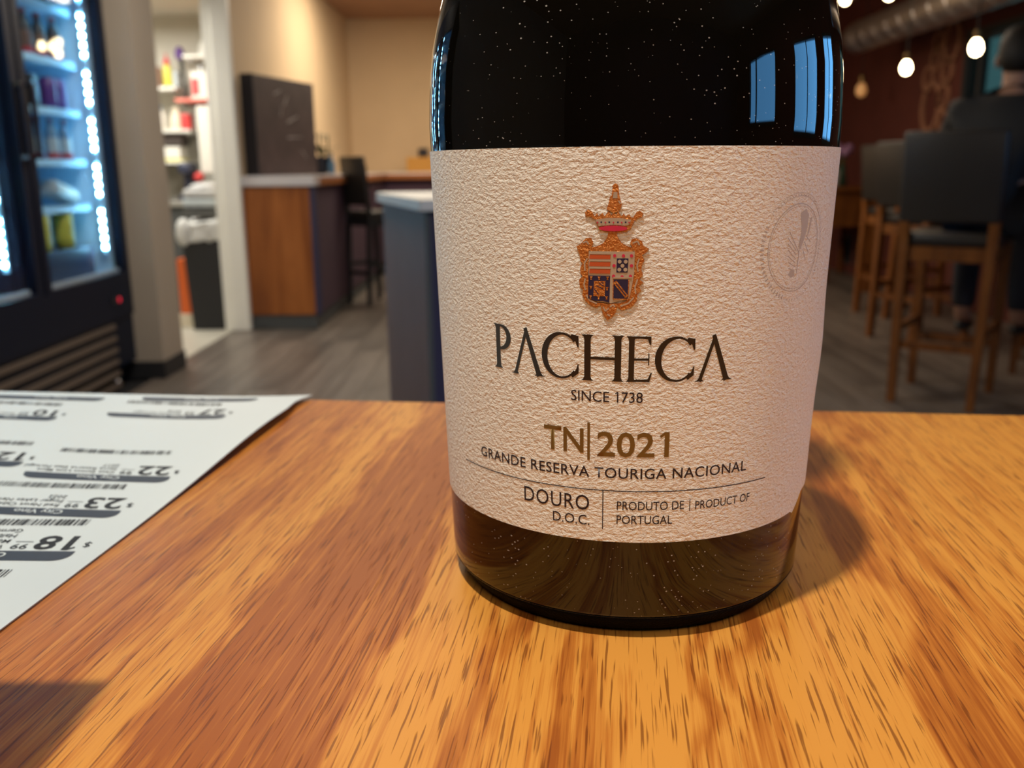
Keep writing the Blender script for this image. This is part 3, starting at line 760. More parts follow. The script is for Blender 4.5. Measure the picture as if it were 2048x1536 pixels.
def price_tag(ox, oy, deg, price, cents, lines, bc=True, bcdy=.0215, brand='City Vino', full=.0495, seed=1):
    ang = R(deg); Lb, H = full, .0056
    bm = NB(); r = .0042
    pts = [(0, 0), (Lb, 0)] + [(Lb+.0012, -.0015), (Lb, -H+.0012), (Lb-.0015, -H)][0:0]
    # bar: straight lower side towards the price, rounded outer corners
    top = []
    for k in range(7): a = R(270-k*15); top.append((r+r*math.cos(a)-0, -H+0+r+r*math.sin(a)))
    pts = [(Lb, 0), (0, 0)] + [(r-r*math.cos(R(k*15)), -(H-r)-r*math.sin(R(k*15))) for k in range(7)] + [(Lb-r+r*math.cos(R(90-k*15)), -(H-r)-r*math.sin(R(90-k*15))) for k in range(7)]
    pts = [(x, -y) for x, y in pts]          # the rounded side is the tag's top
    poly(bm, pts); bmesh.ops.triangulate(bm, faces=bm.faces[:])
    lay(bm, ox, oy, ang); bar = emit_obj('price_tag', bm, MT['slate_ink'], sheet, True)
    b = ttext(brand, .0165, .0012, .0027, .0145, bold=.012); lay(b, ox, oy, ang, .0002)
    emit_obj('lettering', b, MT['paper'], bar, True)['label'] = 'white lettering on the dark bar'
    b = NB()
    if price:
        merge(b, ttext(price, .0010, -.0092, .0080, .0112, bold=.02))
        merge(b, ttext('$', -.0022, -.0055, .0030, .0018))
        if cents:
            merge(b, ttext(cents, .0135, -.0042, .0030, .0042, bold=.006)); poly(b, [(.0133, -.0058), (.0179, -.0058), (.0179, -.0055), (.0133, -.0055)])
    for k, ln in enumerate(lines): merge(b, ttext(ln, .0196, -.0036-k*.0034, .0023, bold=.002))
    if price or lines:
        lay(b, ox, oy, ang); emit_obj('lettering', b, MT['ink'], bar, True)
    if bc:
        rnd = random.Random(seed); b = NB(); x = .0045
        while x < .0455:
            wd = rnd.choice((.00018, .00018, .00035, .0006, .0009)); poly(b, [(x, -bcdy-.0042), (x+wd, -bcdy-.0042), (x+wd, -bcdy), (x, -bcdy)]); x += wd+rnd.choice((.0003, .0004, .0006))
        lay(b, ox, oy, ang); emit_obj('barcode', b, MT['ink'], bar, True)
price_tag(-.1085, .2088, 2.5, '18', '99', ['Werner', 'Muller', 'Halbtrocken', 'Germany'], bcdy=.0165, seed=3)
price_tag(-.1084, .2358, 7, '23', '99', ['Red Newt Cabernet', 'Finger Lakes New York', '2022'], bcdy=.0165, seed=5)
price_tag(-.1045, .2625, 10, '22', '99', ['Casa Santos Lima Mara', 'Serra Reserva Dao Portugal', '2017'], bcdy=.0215, seed=8)
price_tag(-.1588, .2806, 9, '12', '99', ['Douro Red Portugal', '2020'], bcdy=.0175, seed=9)
price_tag(-.1744, .3352, 10, '10', '99', ['Rose Portugal'], bcdy=.0165, seed=11)
price_tag(-.1090, .3330, 10, '27', '99', ['Reserva Portugal', '2018'], bcdy=.0155, seed=12)
price_tag(-.1042, .3605, 6, None, None, [], bc=False, seed=13)
price_tag(-.1690, .3650, 8, None, None, [], bc=False, seed=14)
# a lone barcode of a tag that runs out of frame
rnd = random.Random(4); b = NB(); x = 0
while x < .04:
    wd = rnd.choice((.0002, .0004, .0008)); poly(b, [(x, -.0042), (x+wd, -.0042), (x+wd, 0), (x, 0)]); x += wd+.0005
lay(b, -.1185, .1945, R(1)); emit_obj('barcode', b, MT['ink'], sheet, True)

# ================================================================== BEVERAGE COOLER
XC = -2.05
cooler = thing('beverage_cooler', 'tall black glass-doored beverage cooler with blue-white LED light at the left', 'cooler', (-2.40, 3.41, 0))
Y0, Y1 = 1.94, 4.880
def cpart(name, boxes, m, parent=None, bev=0.):
    bm = NB()
    for b in boxes: box(bm, *b, bev=bev)
    return emit_obj(name, bm, m, parent or cooler, True)
cpart('case', [(-2.74, XC-.06, Y1-.03, Y1, .10, 2.20), (-2.74, XC-.06, Y0, Y0+.03, .10, 2.20), (-2.74, -2.72, Y0, Y1, .10, 2.20), (-2.74, XC-.06, Y0, Y1, 2.14, 2.20), (-2.74, XC-.02, Y0, Y1, .40, .575)], MT['black'])
cpart('lining', [(-2.715, -2.705, Y0+.03, Y1-.03, .576, 2.14), (-2.705, XC-.065, Y1-.040, Y1-.031, .576, 2.14), (-2.705, XC-.065, Y0+.031, Y0+.04, .576, 2.14), (-2.705, XC-.065, Y0+.04, Y1-.04, .576, .586), (-2.705, XC-.065, Y0+.04, Y1-.04, 2.13, 2.14)], MT['cooler_white'])
for ym in (3.90, 2.88): cpart('mullion', [(XC-.10, XC-.052, ym, ym+.15, .576, 2.14)], MT['black'])
cpart('header', [(XC-.06, XC, Y0, Y1, 2.02, 2.20)], MT['black'])
kick = cpart('lower_panel', [(XC-.05, XC, Y0, Y1, .375, .585), (XC-.05, XC-.012, Y0, Y1, .12, .375)], MT['black'])
for k in range(6):
    z = .352-k*.062*.976
    cpart('slat', [(XC-.012, XC+.004, Y0+.05, 4.63, z-.024, z)], MT['grille'], kick)
ctl = cpart('control_panel', [(XC, XC+.006, 4.62, 4.70, .455, .49)], MT['board_edge'])
bm = NB(); ball(bm, (XC+.006, 4.68+.02, .470), .014, .4, 1, 1); emit_obj('indicator', bm, MT['red_led'], cooler, True, True)['label'] = 'small red glowing indicator'
def cooler_door(y0, y1, hy):
    t0 = .055
    d = cpart('door', [(XC-.05, XC, y0, y0+t0, .585, 2.02), (XC-.05, XC, y1-t0, y1, .585, 2.02), (XC-.05, XC, y0+t0, y1-t0, .585, .604), (XC-.05, XC, y0+t0, y1-t0, 1.96, 2.02)], MT['black'])
    cpart('glass', [(XC-.03, XC-.022, y0+t0, y1-t0, .604, 1.96)], MT['cooler_glass'], d)
    cpart('gasket', [(XC-.049, XC-.032, y0+t0, y1-t0, .604, .622)], MT['slab'], d)
    cpart('handle', [(XC+.022, XC+.036, hy-.014, hy+.014, 1.19, 1.47)], MT['black'], d)
    for zz in (1.175, 1.47): cpart('handle_mount', [(XC, XC+.036, hy-.014, hy+.014, zz, zz+.016)], MT['chrome'], d)
cooler_door(3.985, Y1, 4.02); cooler_door(2.96, 3.965, 3.93); cooler_door(Y0, 2.94, 2.9)
LEDZ = [z for z in [.735+.0455*k for k in range(32)] if all(abs(z-s-.012) > .022 for s in (.955, 1.178, 1.418, 1.65, 1.90))]
def led_strip(x, y, xs):
    st = cpart('led_strip', [(x-.012, x+.012, y-.006, y+.006, .70, 2.12)], MT['cooler_white'])
    src = None
    for z in LEDZ:
        if src is None:
            bm = NB(); box(bm, -.007, .007, -.007, .004, -.007, .007, bev=.002); o = src = emit_obj('led', bm, MT['led'], st)
        else: o = src.copy(); COL.objects.link(o)
        o.location = Vector((x+xs, y-.006, z))-root_loc(cooler)
led_strip(XC-.085, 4.815, 0.); led_strip(XC-.115, 3.895, 0.); led_strip(XC-.115, 2.86, 0.)
SH = (.955, 1.178, 1.418, 1.65, 1.90)
for z in SH:
    for (a, b) in ((Y0+.045, 2.86), (3.04, 3.88), (4.06, Y1-.045)):
        s = cpart('shelf', [(-2.70, XC-.15, a, b, z-.008, z)], MT['cooler_white'])
        cpart('price_rail', [(XC-.15, XC-.145, a, b, z-.030, z+.004)], MT['cooler_white'], s)
for y in (Y0+.07, Y1-.07):
    for x in (-2.66, -2.16):
        bm = NB(); lathe(bm, [(.028, 0), (.028, .012), (.012, .02), (.012, .10)], 14, (x, y, 0)); emit_obj('foot', bm, MT['chrome'], cooler, True, True)
# contents
protos = {}
def drink(kind, cols, x, y, z, label, group, sc=1.):
    key = (kind, cols)
    if key not in protos:
        bm = NB()
        if kind == 'bottle':
            lathe(bm, [(.030, 0), (.032, .006), (.032, .035)], 18, mi=2); lathe(bm, [(.0321, .035), (.0321, .11)], 18, mi=1, cap=False); lathe(bm, [(.032, .11), (.030, .135), (.015, .165), (.0125, .19)], 18, mi=0); lathe(bm, [(.0138, .19), (.0138, .205)], 18, mi=2)
        elif kind == 'can':
            lathe(bm, [(.024, 0), (.0325, .008), (.0325, .112), (.026, .12), (.026, .123)], 18, mi=0); lathe(bm, [(.0327, .03), (.0327, .09)], 18, mi=1, cap=False)
        else:
            box(bm, -.04, .04, -.045, .045, 0, .15, bev=.006); box(bm, .0401, .0405, -.035, .035, .03, .12, mi=1)
        o = emit_obj('drink_'+kind, bm, [MT[c] for c in cols]); sharp_smooth(o, 50); protos[key] = o
    else: o = protos[key].copy(); COL.objects.link(o)
    o.location = (x, y, z+.0008); o.scale = (sc,)*3; o.rotation_euler = (0, 0, random.uniform(-.15, .15))
    tag(o, label, {'bottle': 'bottle', 'can': 'can', 'pack': 'package'}[kind], group); return o
def row(kind, cols, n, y0, y1, z, label, group, sc=1., x=-2.238):
    od = ('leftmost', 'second from left', 'third from left', 'fourth from left', 'fifth from left', 'sixth from left')
    if kind == 'pack': x -= .012
    for k in range(n): drink(kind, cols, x-random.uniform(0, .015), y0+(y1-y0)*(k+.5)/n, z, label+', '+('rightmost' if k == n-1 else od[k]), group, sc)
A0, A1 = 4.09, 4.80; B0, B1 = 3.10, 3.86
row('pack', ('brown_pack', 'purple_can'), 4, A0, A1, SH[4], 'dark wrapped pack on the top shelf behind the cooler right door', 'dark packs on the top right cooler shelf')
row('bottle', ('dark_bottle', 'brown_pack', 'red_base'), 5, A0, A1, SH[3], 'dark bottle on the second cooler shelf, right door', 'dark bottles on the second right cooler shelf', 1.0)
row('pack', ('dark_bottle', 'navy_cloth'), 3, A0, 4.52, SH[2], 'black carton on the third cooler shelf, right door', 'black cartons on the third right cooler shelf')
row('can', ('purple_can', 'purple_can'), 2, 4.56, 4.76, SH[2], 'purple can at the right of the third cooler shelf', 'purple cans in the cooler', 1.2)
row('bottle', ('blue_bottle', 'silver_pack', 'red_base'), 5, A0, A1, SH[1], 'pale blue bottle with red base on the fourth cooler shelf', 'pale blue bottles on the fourth right cooler shelf', .95)
bm = NB(); box(bm, -.055, .055, -.13, .13, 0, .075, bev=.02); box(bm, .05, .058, -.09, .09, .02, .055, mi=1)
o = tag(emit_obj('ice_pop_bag', bm, [MT['silver_pack'], MT['cream']], loc=(-2.27, 4.64, SH[0]+.03)), 'pale crumpled plastic bag lying on the fifth cooler shelf', 'bag'); o.rotation_euler = (R(-14), 0, 0)
row('pack', ('navy_cloth', 'dark_bottle'), 2, A0, 4.42, SH[0], 'dark carton left of the pale bag on the fifth cooler shelf', 'dark cartons beside the pale bag')
row('can', ('yellow_can', 'yellow_can'), 2, 4.24, 4.72, .586+.16, 'tall yellow can standing on a crate low in the cooler', 'tall yellow cans low in the cooler', 1.45)
simple('dark_crate', 'dark crate on the cooler floor under the yellow cans', 'crate', -2.42, -2.19, 4.07, 4.79, .5868, .745, MT['navy_cloth'], .006)
row('bottle', ('dark_bottle', 'red_base', 'dark_bottle'), 6, B0, B1, SH[4], 'dark bottle on the top shelf behind the cooler left door', 'dark bottles on the top left cooler shelf')
row('bottle', ('green_bottle', 'dark_bottle', 'dark_bottle'), 6, B0, B1, SH[3], 'green bottle on the second cooler shelf, left door', 'green bottles on the second left cooler shelf')
row('pack', ('green_bottle', 'brown_pack'), 5, B0, B1, SH[2], 'green carton on the third cooler shelf, left door', 'green cartons on the third left cooler shelf')
row('pack', ('brown_pack', 'brown_pack'), 5, B0, B1, SH[1], 'brown carton on the fourth cooler shelf, left door', 'brown cartons on the fourth left cooler shelf')
row('can', ('yellow_can', 'blue_bottle'), 6, B0, B1, SH[0], 'yellow and blue can on the fifth cooler shelf, left door', 'yellow and blue cans on the fifth left cooler shelf', 1.2)
row('bottle', ('pink_can', 'pink_can', 'dark_bottle'), 6, B0, B1, .586, 'pink bottle on the cooler floor behind the left door', 'pink bottles on the cooler floor', 1.25)

# ================================================================== STOREROOM (seen through the doorway)
def wall_shelf(x0, x1, z, label, m='white_paint', y0=7.25, t=.022):
    s = thing('wall_shelf', label, 'shelf', ((x0+x1)/2, 7.4, z))
    bm = NB(); box(bm, x0, x1, y0, 7.549, z-t, z, bev=.003); emit_obj('board', bm, MT[m], s, True)
    for x in (x0+.04, x1-.04):
        bm = NB(); box(bm, x-.008, x+.008, y0+.05, 7.548, z-t-.018, z-t); box(bm, x-.008, x+.008, 7.53, 7.548, z-t-.12, z-t); emit_obj('bracket', bm, MT['steel'], s, True)
wall_shelf(-3.25, -2.555, 1.745, 'upper white wall shelf with the yellow bottle in the storeroom')
wall_shelf(-3.25, -2.47, 1.43, 'middle white wall shelf with jugs in the storeroom')
wall_shelf(-3.25, -2.53, 1.195, 'lower white wall shelf with a carton in the storeroom')
wall_shelf(-2.545, -2.12, 1.655, 'pink-edged small shelf at the right of the upper storeroom shelf', 'coral', 7.2)
wall_shelf(-2.48, -2.12, 1.975, 'highest small white shelf at the right in the storeroom', 'white_paint')
def lat(name, label, cat, parts, x, y, z):
    t = thing(name, label, cat, (x, y, z))
    for pn, prof_, m in parts:
        bm = NB(); lathe(bm, prof_, 20); sharp_smooth(emit_obj(pn, bm, MT[m], t), 40)
    return t
lat('squeeze_bottle', 'yellow squeeze bottle with red cap on the upper storeroom shelf', 'bottle', [('body', [(.030, 0), (.034, .01), (.033, .14), (.020, .17)], 'yellow_can'), ('cap', [(.023, .17), (.023, .2), (.008, .215), (.006, .25)], 'red')], -2.64, 7.36, 1.746)
simple('spice_box', 'pinkish box left of the yellow bottle on the upper storeroom shelf', 'box', -2.80, -2.70, 7.32, 7.42, 1.746, 1.90, MT['pinkish'])
simple('pale_tub', 'pale grey tub right of the yellow bottle on the upper storeroom shelf', 'tub', -2.60, -2.56, 7.34, 7.42, 1.746, 1.87, MT['silver_pack'], .01)
t = thing('feather_duster', 'dark duster with purple head leaning on the storeroom wall shelf', 'duster', (-2.50, 7.32, 1.656))
bm = NB(); tube(bm, [(-2.488, 7.30, 1.658), (-2.505, 7.33, 1.80), (-2.535, 7.38, 1.95)], [.026, .018, .020]); emit_obj('handle', bm, MT['grey_cloth'], t, True, True)
bm = NB(); ball(bm, (-2.548, 7.40, 2.0), .036, 1, 1, 1.5); emit_obj('head', bm, MT['violet'], t, True, True)
t = simple('first_aid_box', 'white box with red panel on the pink-edged storeroom shelf', 'box', -2.44, -2.29, 7.28, 7.44, 1.656, 1.86, MT['white_plastic'], .006)
bm = NB(); box(bm, -.068, -.015, -.0825, -.080, .03, .15); emit_obj('panel', bm, MT['red'], t)
lat('jug', 'cream jug on the middle storeroom shelf', 'jug', [('body', [(.05, 0), (.055, .02), (.045, .10), (.025, .15), (.03, .17)], 'cream')], -2.60, 7.36, 1.431)
lat('white_bottle', 'white bottle with blue cap at the left of the middle storeroom shelf', 'bottle', [('body', [(.035, 0), (.04, .02), (.04, .12), (.018, .15)], 'white_plastic'), ('cap', [(.02, .15), (.02, .185)], 'blue_bottle')], -2.72, 7.34, 1.431)
simple('red_tin', 'red tin at the right end of the middle storeroom shelf', 'tin', -2.545, -2.475, 7.28, 7.38, 1.431, 1.55, MT['red'], .012)
simple('dark_storage_box', 'dark box hanging below the middle storeroom shelf', 'box', -2.72, -2.56, 7.30, 7.48, 1.315, 1.405, MT['darkbox'])
t = simple('carton', 'white carton with yellow base on the lower storeroom shelf', 'box', -2.745, -2.565, 7.27, 7.45, 1.1955, 1.30, MT['white_plastic'], .006)
bm = NB(); box(bm, -.0905, .0905, -.0905, .0905, .0, .02); emit_obj('base_band', bm, MT['yellow_can'], t)
bm = NB(); box(bm, -2.40, -2.15, 7.22, 7.549, 1.10, 1.60, bev=.008); t = thing('wall_cabinet', 'white wall cabinet with a dark vertical handle right of the storeroom shelves', 'cabinet', (-2.27, 7.4, 1.10)); emit_obj('body', bm, MT['white_plastic'], t, True)
bm = NB(); box(bm, -2.275, -2.25, 7.195, 7.22, 1.22, 1.52, bev=.004); emit_obj('handle', bm, MT['kick'], t, True)
lat('kettle', 'white kettle on the highest small storeroom shelf', 'kettle', [('body', [(.06, 0), (.07, .02), (.055, .10), (.02, .13)], 'white_plastic'), ('lid', [(.022, .13), (.012, .15)], 'cream')], -2.33, 7.4, 1.976)
prep = thing('prep_counter', 'grey steel storeroom counter below the shelves', 'counter', (-2.55, 7.2, 0))
bm = NB(); box(bm, -3.3, -2.10, 6.93, 7.549, .86, .90, bev=.004); emit_obj('worktop', bm, MT['steel'], prep, True)
bm = NB(); box(bm, -3.28, -2.12, 6.96, 7.549, .06, .86); emit_obj('body', bm, MT['kick'], prep, True)
bm = NB(); box(bm, -3.26, -2.14, 6.99, 7.549, 0.003, .06); emit_obj('plinth', bm, MT['black_base'], prep, True)
for x, lb in ((-2.74, 'white cup at the left on the storeroom counter'), (-2.645, 'pinkish cup right of the white cup on the storeroom counter')):
    lat('cup', lb, 'cup', [('body', [(.035, 0), (.045, .05), (.045, .09)], 'white_plastic' if x < -2.7 else 'pinkish')], x, 7.0, .9005)
mixer = thing('mixer', 'dark blue mixer with a red knob standing behind the silver tray', 'mixer', (-2.50, 7.22, .9005))
bm = NB(); box(bm, -.06, .06, -.08, .10, 0, .04, bev=.01); box(bm, -.05, .05, .03, .10, .04, .22, bev=.012); box(bm, -.05, .05, -.09, .10, .2, .28, bev=.02); emit_obj('body', bm, MT['navy_cloth'], mixer)
bm = NB(); ball(bm, (.10, -.05, .17), .038); tube(bm, [(.04, .0, .17), (.10, -.05, .17)], .012); emit_obj('knob', bm, MT['red'], mixer, None, True)
t = thing('trash_bin', 'black trash bin with a pale plastic liner in the storeroom doorway', 'bin', (-2.16, 6.62, 0))
bm = NB(); beam(bm, (-2.165, 6.60, .004), (-2.175, 6.60, .70), .25, .30, a2=.285, b2=.33); emit_obj('body', bm, MT['black_base'], t, True)
bm = NB(); beam(bm, (-2.178, 6.60, .64), (-2.182, 6.60, .78), .292, .34, a2=.30, b2=.35); bmesh.ops.subdivide_edges(bm, edges=bm.edges[:], cuts=6, use_grid_fill=True)
for v in bm.verts: v.co += Vector((random.uniform(-.008, .008), random.uniform(-.008, .008), random.uniform(-.02, .012)))
emit_obj('liner', bm, MT['bagplastic'], t, True, True)
bm = NB(); ball(bm, (-2.30, 6.44, .70), .06, .9, .7, 1.6); 
for v in bm.verts: v.co += Vector((random.uniform(-.006, .006),)*3)
emit_obj('liner_knot', bm, MT['bagplastic'], t, True, True)
t = thing('silver_tray_stack', 'silver trays stacked on the trash bin rim in the doorway', 'tray', (-2.18, 6.62, .79))
for k, (z, m, s) in enumerate(((.795, 'grey_cloth', 1), (.87, 'silver_pack', .95), (.935, 'silver', .9))):
    bm = NB(); box(bm, -2.18-.14*s, -2.18+.12*s, 6.50, 6.74, z, z+.06, bev=.018); emit_obj('tray', bm, MT[m], t, True)
bm = NB(); ball(bm, (-2.165, 6.62, 1.005), .125, 1, .9, .28); emit_obj('lid', bm, MT['silver'], t, True, True)
simple('orange_box', 'bright orange box on the storeroom floor left of the black bin', 'box', -2.42, -2.325, 6.58, 6.80, .10, .50, MT['orange'])
simple('pale_stand', 'pale low stand under the orange box', 'stand', -2.44, -2.315, 6.57, 6.82, .003, .0995, MT['cream'])

# ================================================================== CHERRY BAR COUNTER, far left
bar = thing('bar_counter', 'cherry-fronted bar counter with white top against the beige wall', 'counter', (-1.62, 7.4, 0))
def bpart(name, boxes, m, bev=0., parent=None, wrld=True):
    bm = NB()
    for b in boxes: box(bm, *b, bev=bev)
    return emit_obj(name, bm, m, parent or bar, True)
bpart('front_panel', [(-1.872, -1.405, 6.46, 6.49, .105, 1.01)], MT['cherry'], .004)
bpart('corner_post', [(-1.405, -1.372, 6.455, 6.55, .105, 1.01)], MT['navy'], .003)
bpart('side_panel', [(-1.872, -1.385, 6.49, 10.25, .105, 1.01), (-1.385, -.2, 10.25, 11.09, .105, 1.01)], MT['plum'])
bpart('kick_plate', [(-1.872, -1.40, 6.475, 10.3, .003, .105), (-1.40, -.2, 10.3, 11.09, .003, .105)], MT['kick'])
bpart('countertop', [(-1.873, -1.36, 6.43, 11.09, 1.012, 1.082), (-1.36, -.2, 10.2, 11.09, 1.012, 1.082)], MT['slab'], .004)
bpart('edge_band', [(-1.3595, -1.352, 6.62, 10.19, 1.014, 1.066), (-1.352, -.2, 10.19, 10.1995, 1.014, 1.066)], MT['cherry_edge'])
brd = thing('screen_board', 'dark umber board with chalk smears standing on the bar counter', 'board', (-1.808, 6.56, 1.083))
a = math.atan2(.83, .24); rotm = Matrix.Rotation(a, 4, 'Z')
bm = NB(); box(bm, 0, .86, -.045, 0, 0, .685, bev=.004); bmesh.ops.transform(bm, matrix=rotm, verts=bm.verts); emit_obj('panel', bm, MT['board'], brd)
bm = NB(); box(bm, -.012, .0, -.047, .055, 0, .688, bev=.003); bmesh.ops.transform(bm, matrix=rotm, verts=bm.verts); emit_obj('end_cap', bm, MT['board_edge'], brd)
for (x, z, dx, dz, w_) in ((.27, .57, .09, .03, .018), (.40, .50, .05, .07, .022), (.43, .38, .16, .05, .020), (.42, .27, .22, .01, .012), (.62, .18, .08, -.06, .010), (.34, .42, .03, .08, .012)):
    bm = NB(); beam(bm, (x, -.0465, z), (x+dx, -.0465, z+dz), .0015, w_, up=(0, 0, 1), b2=w_*.4); bmesh.ops.transform(bm, matrix=rotm, verts=bm.verts); emit_obj('chalk_smear', bm, MT['chalk'], brd)
pl = thing('potted_plant', 'small dark potted plant with upright stems at the far end of the board', 'plant', (-1.535, 7.55, 1.083))
bm = NB(); lathe(bm, [(.05, 0), (.065, .03), (.075, .14)], 18); sharp_smooth(emit_obj('pot', bm, MT['pot'], pl), 40)
bm = NB(); rnd = random.Random(2)
for k in range(70):
    p = Vector((rnd.gauss(0, .055), rnd.gauss(0, .055), .13+abs(rnd.gauss(.05, .05)))); d = Vector((rnd.uniform(-1, 1), rnd.uniform(-1, 1), rnd.uniform(-.2, 1))).normalized()*.05
    s = d.cross(Vector((0, 0, 1))).normalized()*.014
    vs = [bm.verts.new(q) for q in (p, p+d*.5+s, p+d, p+d*.5-s)]; bm.faces.new(vs)
emit_obj('foliage', bm, MT['leaf'], pl)['kind'] = 'stuff'
for x, h in ((-.045, .30), (.0, .33), (.06, .31)):
    bm = NB(); tube(bm, [(x, 0, .12), (x*1.1, .01, h)], .008); emit_obj('stem', bm, MT['leaf'], pl, None, True)
bm = NB(); lathe(bm, [(.022, 0), (.03, .03), (.03, .09), (.012, .12), (.012, .15)], 16); tag(emit_obj('bud_vase', bm, MT['blue_bottle'], loc=(-1.44, 7.5, 1.083), smooth=True), 'small blue vase beside the potted plant on the bar counter', 'vase')
simple('menu_card', 'pale menu card lying on the bar counter beyond the plant', 'card', -1.50, -1.34, 7.9, 8.35, 1.0825, 1.087, MT['room_white'], 0)
simple('cardboard_box', 'yellow-brown box on the far bar counter near the bottle', 'box', -1.18, -.80, 10.6, 10.9, 1.083, 1.25, MT['mustard'], .005)
bm = NB(); lathe(bm, [(.055, 0), (.06, .02), (.06, .09), (.05, .10)], 16); tag(emit_obj('black_canister', bm, MT['pot'], loc=(-1.0, 10.75, 1.2505), smooth=False), 'black canister on top of the yellow-brown box', 'canister')

# ================================================================== ISLAND
isl = thing('island_counter', 'counter island with pale rounded top, mauve side and navy end, left of the bottle', 'counter', (-.217, 2.195, 0), R(16))
def isl_outline(n=8):
    L_, wd = .80, .5; p = []
    for (x, y, a0, rr) in ((0, 0, 180, .007), (wd, 0, 270, .007), (wd, L_, 0, .05), (0, L_, 90, .055)):
        cx_ = x+rr if x == 0 else x-rr; cy_ = y+rr if y == 0 else y-rr
        for k in range(n): a = R(a0+90*k/(n-1)); p.append((cx_+rr*math.cos(a), cy_+rr*math.sin(a)))
    return p
bm = NB(); f = bm.faces.new([bm.verts.new((x, y, 1.024)) for x, y in isl_outline()]); r_ = bmesh.ops.extrude_face_region(bm, geom=[f])
bmesh.ops.translate(bm, verts=[v for v in r_['geom'] if isinstance(v, bmesh.types.BMVert)], vec=(0, 0, .026)); emit_obj('countertop', bm, MT['slab_edge'], isl)
bm = NB(); box(bm, .018, .028, .03, .74, .105, 1.0235); emit_obj('side_panel', bm, MT['island_face'], isl)
bm = NB(); box(bm, .028, .47, .022, .034, .105, 1.0235); emit_obj('end_panel', bm, MT['navy'], isl)
bm = NB(); box(bm, .017, .029, .021, .033, .105, 1.0235); emit_obj('corner_trim', bm, MT['kick'], isl)
bm = NB(); box(bm, .028, .47, .034, .74, .105, 1.0235); emit_obj('body', bm, MT['kick'], isl)
bm = NB(); box(bm, .04, .46, .05, .73, .001, .105); emit_obj('kick_plate', bm, MT['black_base'], isl)

# ================================================================== STOOLS
def make_stool(name, label, woodm, padm, group=None):
    """bar stool facing local +y: seat 0.80 m, back 1.28 m"""
    t = thing(name, label, 'stool', (0, 0, 0), 0, group); wv = .19
    for sx in (-1, 1):
        bm = NB()
        beam(bm, (sx*(wv-.015), -.235, 0), (sx*wv, -.20, .78), .036, .042, up=(0, 1, 0), a2=.044, b2=.05)
        beam(bm, (sx*wv, -.20, .78), (sx*(wv+.005), -.245, 1.20), .044, .05, up=(0, 1, 0), a2=.036, b2=.032)
        emit_obj('leg', bm, woodm, t)
        bm = NB(); beam(bm, (sx*(wv-.005), .225, 0), (sx*wv, .20, .75), .036, .036, up=(0, 1, 0), a2=.046, b2=.046); emit_obj('leg', bm, woodm, t)
        bm = NB(); box(bm, sx*wv-.014, sx*wv+.014, -.18, .185, .685, .75); emit_obj('seat_rail', bm, woodm, t)
        bm = NB(); box(bm, sx*(wv-.004)-.011, sx*(wv-.004)+.011, -.20, .20, .335, .37); emit_obj('stretcher', bm, woodm, t)
    for y in (-.20, .20):
        bm = NB(); box(bm, -wv+.02, wv-.02, y-.013, y+.013, .685, .75); emit_obj('seat_rail', bm, woodm, t)
    bm = NB(); box(bm, -wv+.015, wv-.015, -.232, -.208, .265, .30); emit_obj('stretcher', bm, woodm, t)
    bm = NB(); box(bm, -wv+.015, wv-.015, .20, .226, .24, .275); emit_obj('footrest', bm, woodm, t)
    bm = NB(); box(bm, -.215, .215, -.205, .225, .75, .815, bev=.02); s = sharp_smooth(emit_obj('seat', bm, padm, t), 50)
    bm = NB(); box(bm, -.216, .216, -.02, .02, .0, .41, bev=.016)
    bmesh.ops.transform(bm, matrix=Matrix.Translation((0, -.218, .862)) @ Matrix.Rotation(R(6), 4, 'X'), verts=bm.verts); bk = sharp_smooth(emit_obj('backrest', bm, padm, t), 50)
    return t
st = make_stool('bar_stool', 'nearest bar stool at the right, charcoal back, person sitting on it', MT['stool_wood'], MT['leather'])
st.location = (2.13, 4.37, 0); st.rotation_euler = (0, 0, R(-36))
def stool_at(x, y, deg, label):
    c = dup(st); c.location = (x, y, 0); c.rotation_euler = (0, 0, R(deg)); c['label'] = label; return c
stool_at(2.70, 5.95, -66, 'second bar stool from the bottle row front, charcoal back, right behind the nearest stool')
stool_at(2.98, 6.95, -74, 'third bar stool, deepest of the row at the right')
stool_at(3.02, 4.95, 150, 'bar stool behind the seated person, mostly hidden at the right edge')
bs = make_stool('bar_stool', 'black high stool in front of the beige wall beside the cherry counter', MT['black_base'], MT['leather'])
bs.location = (-1.17, 7.76, 0); bs.rotation_euler = (0, 0, R(-42)); bs.scale = (.72, .72, .965)
# high table beside the stools
ht = thing('high_table', 'dark high wooden table behind the bar stools at the right', 'table', (3.36, 6.7, 0))
bm = NB(); box(bm, 3.19, 3.55, 5.55, 8.3, .99, 1.03, bev=.005); emit_obj('tabletop', bm, MT['stool_wood'], ht, True)
bm = NB(); box(bm, 3.22, 3.52, 8.2, 8.25, .55, .99); emit_obj('apron', bm, MT['stool_wood'], ht, True)
for x in (3.23, 3.51):
    for y in (5.62, 8.22):
        bm = NB(); beam(bm, (x, y, 0), (x, y, .99), .05, a2=.06); emit_obj('leg', bm, MT['stool_wood'], ht, True)
lat('white_jar', 'white jar standing on the sideboard just right of the bottle label', 'jar', [('body', [(.05, 0), (.06, .02), (.06, .14), (.03, .18)], 'white_plastic'), ('stopper', [(.026, .18), (.026, .21)], 'red')], 3.18, 9.15, .9205)
sb = thing('sideboard', 'brown wooden sideboard by the far right wall', 'sideboard', (3.3, 9.3, 0))
bm = NB(); box(bm, 3.0, 3.58, 8.75, 9.85, .88, .92, bev=.004); emit_obj('top', bm, MT['stool_wood'], sb, True)
bm = NB(); box(bm, 3.03, 3.58, 8.8, 9.8, .55, .88); emit_obj('body', bm, MT['stool_wood'], sb, True)
